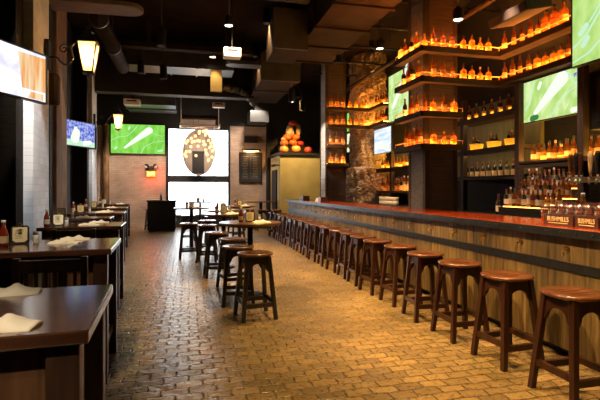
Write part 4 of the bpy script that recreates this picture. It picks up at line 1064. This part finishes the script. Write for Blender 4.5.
# ------------------------------------------------------------------ ceiling clutter
def hung(name,label,cat,mb,mat,bevel=0): 
    t=thing(name,label,cat,(0,0,0)); mb.build(name.split('_')[-1] if False else 'duct_body',mat,t,bevel=bevel); return t
t=thing('ceiling_duct','large rectangular duct running over the bar aisle','duct',(0,0,0))
d=MB().box(2.45,3.55,1.0,11.2,4.72,5.4); d.build('duct_body',M['ductdark'],t)
for k in range(9): MB().box(2.41,3.59,1.4+1.2*k,1.46+1.2*k,4.68,5.42).build('flange',M['ductdark'],t)
each(MB().box(2.6,3.4,1.0,11.2,5.4,CZ),'hanger',M['black'],t)
t=thing('ceiling_duct','stepped branch duct dropping left of the large duct','duct',(0,0,0))
MB().box(1.75,2.4,9.2,10.4,4.45,5.2).build('duct_body',M['ductdark'],t); MB().box(1.7,2.43,9.14,9.2,4.4,5.24).build('flange',M['galv'],t); each(MB().box(2.0,2.3,9.5,10.1,5.2,CZ),'hanger',M['black'],t)
t=thing('ceiling_duct','far section of duct with pale underside over the bar end','duct',(0,0,0))
MB().box(1.9,2.9,11.9,15.2,4.42,5.1).build('duct_body',M['ductdark'],t); MB().box(1.86,2.94,11.84,11.9,4.38,5.14).build('flange',M['galv'],t); MB().box(1.86,2.94,13.3,13.36,4.38,5.14).build('flange',M['galv'],t); each(MB().box(2.2,2.6,12.5,14.5,5.1,CZ),'hanger',M['black'],t)
t=thing('ceiling_duct','short grey vent duct near the far end of the ceiling','duct',(0,0,0))
MB().box(2.2,2.9,16.6,17.5,3.98,4.4).build('duct_body',M['galv'],t); each(MB().box(2.4,2.7,16.8,17.3,4.4,CZ),'hanger',M['black'],t)
t=thing('ceiling_duct','rectangular grey supply duct above the far wall screen','duct',(0,0,0))
MB().box(-2.1,-.45,15.8,17.5,4.3,4.62).build('duct_body',M['galv'],t); MB().box(-2.14,-.41,16.6,16.66,4.26,4.66).build('flange',M['galv'],t); each(MB().box(-1.6,-1.4,16.2,16.9,4.62,CZ).box(-.9,-.7,16.2,16.9,4.62,CZ),'hanger',M['black'],t)
t=thing('ceiling_pipe','round dark duct pipe running lengthwise over the left tables','pipe',(0,0,0))
MB().cyl((-1.62,8.9,4.62),(-1.66,12.4,4.62),.16,.16,18).build('pipe_body',M['ductdark'],t); each(MB().cyl((-1.62,8.9,4.62),(-1.62,8.96,4.62),.18,.18,18).cyl((-1.64,10.6,4.62),(-1.64,10.66,4.62),.18,.18,18),'collar',M['galv'],t); each(MB().cyl((-1.64,10.6,4.78),(-1.64,10.6,CZ),.02,.02,8),'hanger',M['black'],t)
t=thing('ceiling_plank','pale round-ended wooden plank projecting from the left wall','plank',(0,0,0))
pp=[(-2.2,7.15),(-.9,7.1)]+[(-.9+.22*math.sin(a),7.32-.22*math.cos(a)) for a in [k*PI/8 for k in range(1,8)]]+[(-.9,7.54),(-2.2,7.59)]
MB().prism(pp,4.2,4.27).build('plank_board',M['pale'],t,bevel=.01); each(MB().cyl((-1.1,7.32,4.27),(-1.1,7.32,CZ),.015,.015,8).cyl((-1.7,7.32,4.27),(-1.7,7.32,CZ),.015,.015,8),'hanger',M['iron'],t)
t=thing('ceiling_pipe','long pale conduit crossing the ceiling above the tables','conduit',(0,0,0))
MB().box(-1.7,1.6,11.4,11.62,4.9,5.02).build('pipe_body',M['galv2'] if 'galv2' in M else M['ductdark'],t); each(MB().box(-1.0,-.9,11.45,11.55,5.02,CZ).box(.9,1.0,11.45,11.55,5.02,CZ),'hanger',M['black'],t)
t=thing('ceiling_duct','wide flat duct crossing behind the pale conduit','duct',(0,0,0))
MB().box(-1.6,1.2,12.4,13.2,4.72,5.2).build('duct_body',M['galv'],t)
for k in range(4): MB().box(-1.2+.7*k,-1.17+.7*k,12.36,13.24,4.69,5.22).build('seam',M['galv'],t)
each(MB().box(-.6,.4,12.6,13.0,5.2,CZ),'hanger',M['black'],t)
t=thing('ceiling_beam','dark deep beam crossing the room','beam',(0,0,0)); struct(t); MB().box(-3.5,2.0,14.2,14.6,4.35,CZ).build('beam_body',M['black'],t)
t=thing('ceiling_beam','dark deep beam crossing the room','beam',(0,0,0)); struct(t); MB().box(-2.6,2.2,7.9,8.3,5.0,CZ).build('beam_body',M['black'],t)
t=thing('ceiling_pipe','thin grey pipe crossing the ceiling near the far end','pipe',(0,0,0))
MB().cyl((-3.2,15.2,4.72),(1.95,15.2,4.72),.065,.065,12).build('pipe_body',M['galv'],t)
each(MB().cyl((-2,15.2,4.78),(-2,15.2,CZ),.012,.012,8).cyl((.8,15.2,4.78),(.8,15.2,CZ),.012,.012,8),'hanger',M['iron'],t)
t=thing('ceiling_duct','crumpled silver flexible duct near the far end','duct',(0,0,0))
fx=MB(); pts=[(1.0,14.0,4.62),(1.25,14.0,4.58),(1.5,14.05,4.56),(1.75,14.2,4.5),(1.95,14.5,4.4),(2.1,14.9,4.3)]
for i,(a,b) in enumerate(zip(pts[:-1],pts[1:])):
    for q in range(3):
        A=Vector(a).lerp(Vector(b),q/3); B=Vector(a).lerp(Vector(b),(q+1)/3); fx.cyl(A,B,.1 if q%2 else .125,.125 if q%2 else .1,12)
fx.build('duct_body',M['foil'] if 'foil' in M else M['galv'],t); each(MB().cyl((1.5,14.05,4.6),(1.5,14.05,CZ),.012,.012,8),'hanger',M['iron'],t)
t=thing('ceiling_duct','flat silver vent with rounded end beside the white speaker box','duct',(0,0,0))
pp=[(1.0,11.9)]+[(1.15-.2*math.sin(a),12.1-.2*math.cos(a)) for a in [k*PI/6 for k in range(0,7)]]+[(1.9,12.3),(1.9,11.9)]
MB().prism(pp[1:],4.78,4.88).build('duct_body',M['galv'],t); each(MB().cyl((1.4,12.1,4.88),(1.4,12.1,CZ),.012,.012,8),'hanger',M['iron'],t)
t=thing('ceiling_duct','tilted rectangular hanging vent box above the top bottle shelf','vent',(4.66,5.7,4.1)); 
q=MB().box(-.14,.3,-.4,.4,-.11,.03); q.xf(Matrix.Rotation(rad(-12),4,'Y')); q.build('duct_body',M['post'],t,bevel=.01); each(MB().cyl((.1,-.25,0),(.1,-.25,CZ-4.1),.012,.012,8).cyl((.1,.25,0),(.1,.25,CZ-4.1),.012,.012,8),'hanger',M['iron'],t)
for k,(x,z,r,lab) in enumerate(((4.85,4.62,.055,'thick pipe running along above the bar shelves, lower one'),(5.25,4.85,.045,'thin pipe running along above the bar shelves, upper one'),(4.05,5.15,.05,'thin pipe running along beside the big duct'))):
    t=thing('ceiling_pipe',lab,'pipe',(0,0,0)); y1=15.5 if k<2 else 6.8
    MB().cyl((x,2.5,z),(x,y1,z),r,r,10).build('pipe_body',M['ductdark'],t)
    for y in (4,6.5): each(MB().cyl((x,y,z+r),(x,y,CZ),.01,.01,6),'hanger',M['iron'],t)
for k in range(7):
    t=thing('ceiling_pipe','black cross pipe under the ceiling, %s from the near end'%ORD[k],'pipe',(0,0,0),group='black cross pipes'); y=5.0+1.35*k
    MB().cyl((3.6,y,4.98),(5.98,y,4.98),.028,.028,8).build('pipe_body',M['iron'],t); each(MB().cyl((4.9,y,5.0),(4.9,y,CZ),.01,.01,6),'hanger',M['iron'],t)
def box_hung(label,loc,s,mat):
    t=thing('ceiling_speaker',label,'speaker',loc); x,y,z=s
    MB().box(-x,x,-y,y,-z,z).build('cabinet',mat,t,bevel=.02); MB().box(-x*.6,x*.6,-y-.004,-y,z*.1,z*.6).build('grille',M['capblack'],t); each(MB().cyl((0,0,z),(0,0,CZ-loc[2]),.014,.014,8),'hanger',M['iron'],t)
box_hung('white speaker box hung from the ceiling in the middle of the room',(.84,9.1,4.2),(.175,.12,.095),M['white'])
box_hung('small white speaker box hung near the far window',(1.0,15.8,4.38),(.21,.1,.09),M['white'])
box_hung('white rounded projector hung behind the farther lantern',(-1.72,14.9,4.18),(.24,.16,.09),M['white'])
# ceiling niche lit yellow
t=thing('ceiling_duct','square pale duct end lit warm yellow by a downlight','duct',(0,0,0)); MB().box(.56,.86,12.25,12.36,4.1,4.68).build('duct_body',M['stucco'],t); each(MB().box(.6,.8,12.3,12.34,4.68,4.72),'hanger',M['black'],t)
def downlight(label,loc,power,col=(1,.72,.42),aim=(0,0,-1),spot=70,size=.06,r=.085,shown=False):
    t=thing('downlight',label,'downlight',loc)
    dp=0 if shown else .15
    MB().lathe([(r,-dp),(r,.16),(r*.7,.2)],16,bot=False).build('can',M['capblack'],t)
    MB().lathe([(r*.85,.012),(r*.85,.016)],16).build('lens',M['dlight'],t)
    each(MB().cyl((0,0,.2),(0,0,max(.22,CZ-loc[2])),.012,.012,8),'hanger',M['iron'],t)
    if power>0:
        v=Vector(aim).normalized(); rot=v.to_track_quat('-Z','Y').to_euler()
        lamp('SPOT','spot_lamp',t,(0,0,-.01-dp),power,col,size,tuple(rot),spot,.6)
    return t
downlight('round white downlight near the middle of the ceiling',(.74,8.69,4.6),260,aim=(.05,.35,-1),spot=125,shown=True)
downlight('round downlight above the yellow lit duct end',(.60,11.9,4.9),50,(1,.62,.25),(0.12,.5,-1),60,shown=True)
downlight('black can downlight in front of the near column top',(4.29,6.55,4.25),15,(1,.5,.2),shown=True)
downlight('small downlight between the two timber columns',(4.13,9.31,4.6),60,(1,.5,.2),shown=True)
downlight('round downlight aimed at the orange heap on the partition',(3.75,14.9,4.3),420,(1,.5,.15),(.05,1.6,-.95),45)
downlight('round downlight by the end of the bar',(3.6,14.9,4.75),700,(1,.66,.26),(.1,.75,-1.9),60)
for k,(x,y,p) in enumerate(((1.6,1.9,330),(2.0,3.6,400),(1.8,5.6,460),(1.8,7.4,400))):
    downlight('black can downlight over the aisle, %s from the near end'%ORD[k],(x,y,4.9),p,(1,.66,.25),(0,0,-1),60)
for k,(x,y,p) in enumerate(((-.3,2.2,520),(-.3,4.2,800),(-.4,6.4,850),(-.5,8.8,850),(-.6,11.4,800))):
    downlight('black can spotlight aimed at the bar front, %s from the near end'%ORD[k],(x,y,4.3),p,(1,.66,.27),(3.3,.1,-3.7),50)
for k,(x,y,p) in enumerate(((1.7,10.0,330),(1.8,12.6,260))):
    downlight('black can downlight over the far aisle, %s one'%['nearer','farther'][k],(x,y,5.35),p,(1,.62,.27),(0,0,-1),75)
for k,(x,y,p) in enumerate(((-.9,-.6,650),(-1.0,2.3,420),(-1.35,4.6,420),(-1.6,7.4,400),(-2.0,10.2,380))):
    downlight('added black can downlight for the left tables, %s from the near end'%ORD[k],(x,y,4.9),p,(1,.8,.55),(-.06,.5 if k==0 else .46,-1),27)  # added lamps; the first hangs unseen behind the camera to brighten near faces
downlight('added black can spotlight washing the near white pilaster',(-.75,4.6,4.6),420,(.95,.97,1),(-1.1,1.75,-2.9),26)  # lamp added to whiten the near pilaster
downlight('added black can spotlight washing the farther pilaster',(-1.2,12.2,4.6),420,(1,.97,.95),(-1.3,1.9,-2.8),30)  # lamp added to brighten the far pilaster strip
downlight('black can downlight washing the brick wall below the far screen',(-1.7,14.9,4.25),900,(1,.84,.66),(-.1,3.0,-2.6),62)
downlight('black can downlight washing the chalkboard wall',(2.3,15.9,5.1),420,(1,.82,.66),(0,1.6,-2.2),70)
downlight('black can downlight over the bar top, nearer one',(3.55,4.2,4.5),420,(1,.55,.24),(0,0,-1),70)
downlight('black can downlight over the bar top, farther one',(3.55,10.4,4.7),420,(1,.55,.24),(0,0,-1),70)
downlight('added black can spotlight on the bottle riser and taps',(4.25,5.6,4.6),520,(1,.78,.55),(.95,.05,-2.9),44)  # unseen lamp above the frame, added to bring up the riser bottles
downlight('added black can spotlight on the glasses on the bar',(3.0,2.6,4.6),160,(1,.85,.65),(.6,.8,-3.3),40)  # unseen lamp, added to light up the row of glasses
downlight('added black can spotlight on the stone pier',(4.7,11.1,5.2),520,(1,.66,.36),(.6,1.9,-4.0),30)  # lamp added because the pier rendered too dark
downlight('black can spotlight on the whitewashed side of the far column',(2.7,11.9,4.0),420,(1,.85,.7),(1.22,1.05,-1.1),44)

# ------------------------------------------------------------------ world and view
w=bpy.data.worlds.new('daylight'); sc.world=w; w.use_nodes=True
bg=w.node_tree.nodes['Background']; bg.inputs[0].default_value=(.9,.96,1.0,1); bg.inputs[1].default_value=7.0
sc.view_settings.view_transform='Standard'; sc.view_settings.look='None'; sc.view_settings.exposure=0.45; sc.view_settings.gamma=1.0; sc.view_settings.use_curve_mapping=False
cy=sc.cycles
cy.use_denoising=True; cy.max_bounces=8; cy.diffuse_bounces=4; cy.glossy_bounces=4; cy.transmission_bounces=6; cy.transparent_max_bounces=12; cy.sample_clamp_indirect=6.0; cy.caustics_reflective=False; cy.caustics_refractive=False
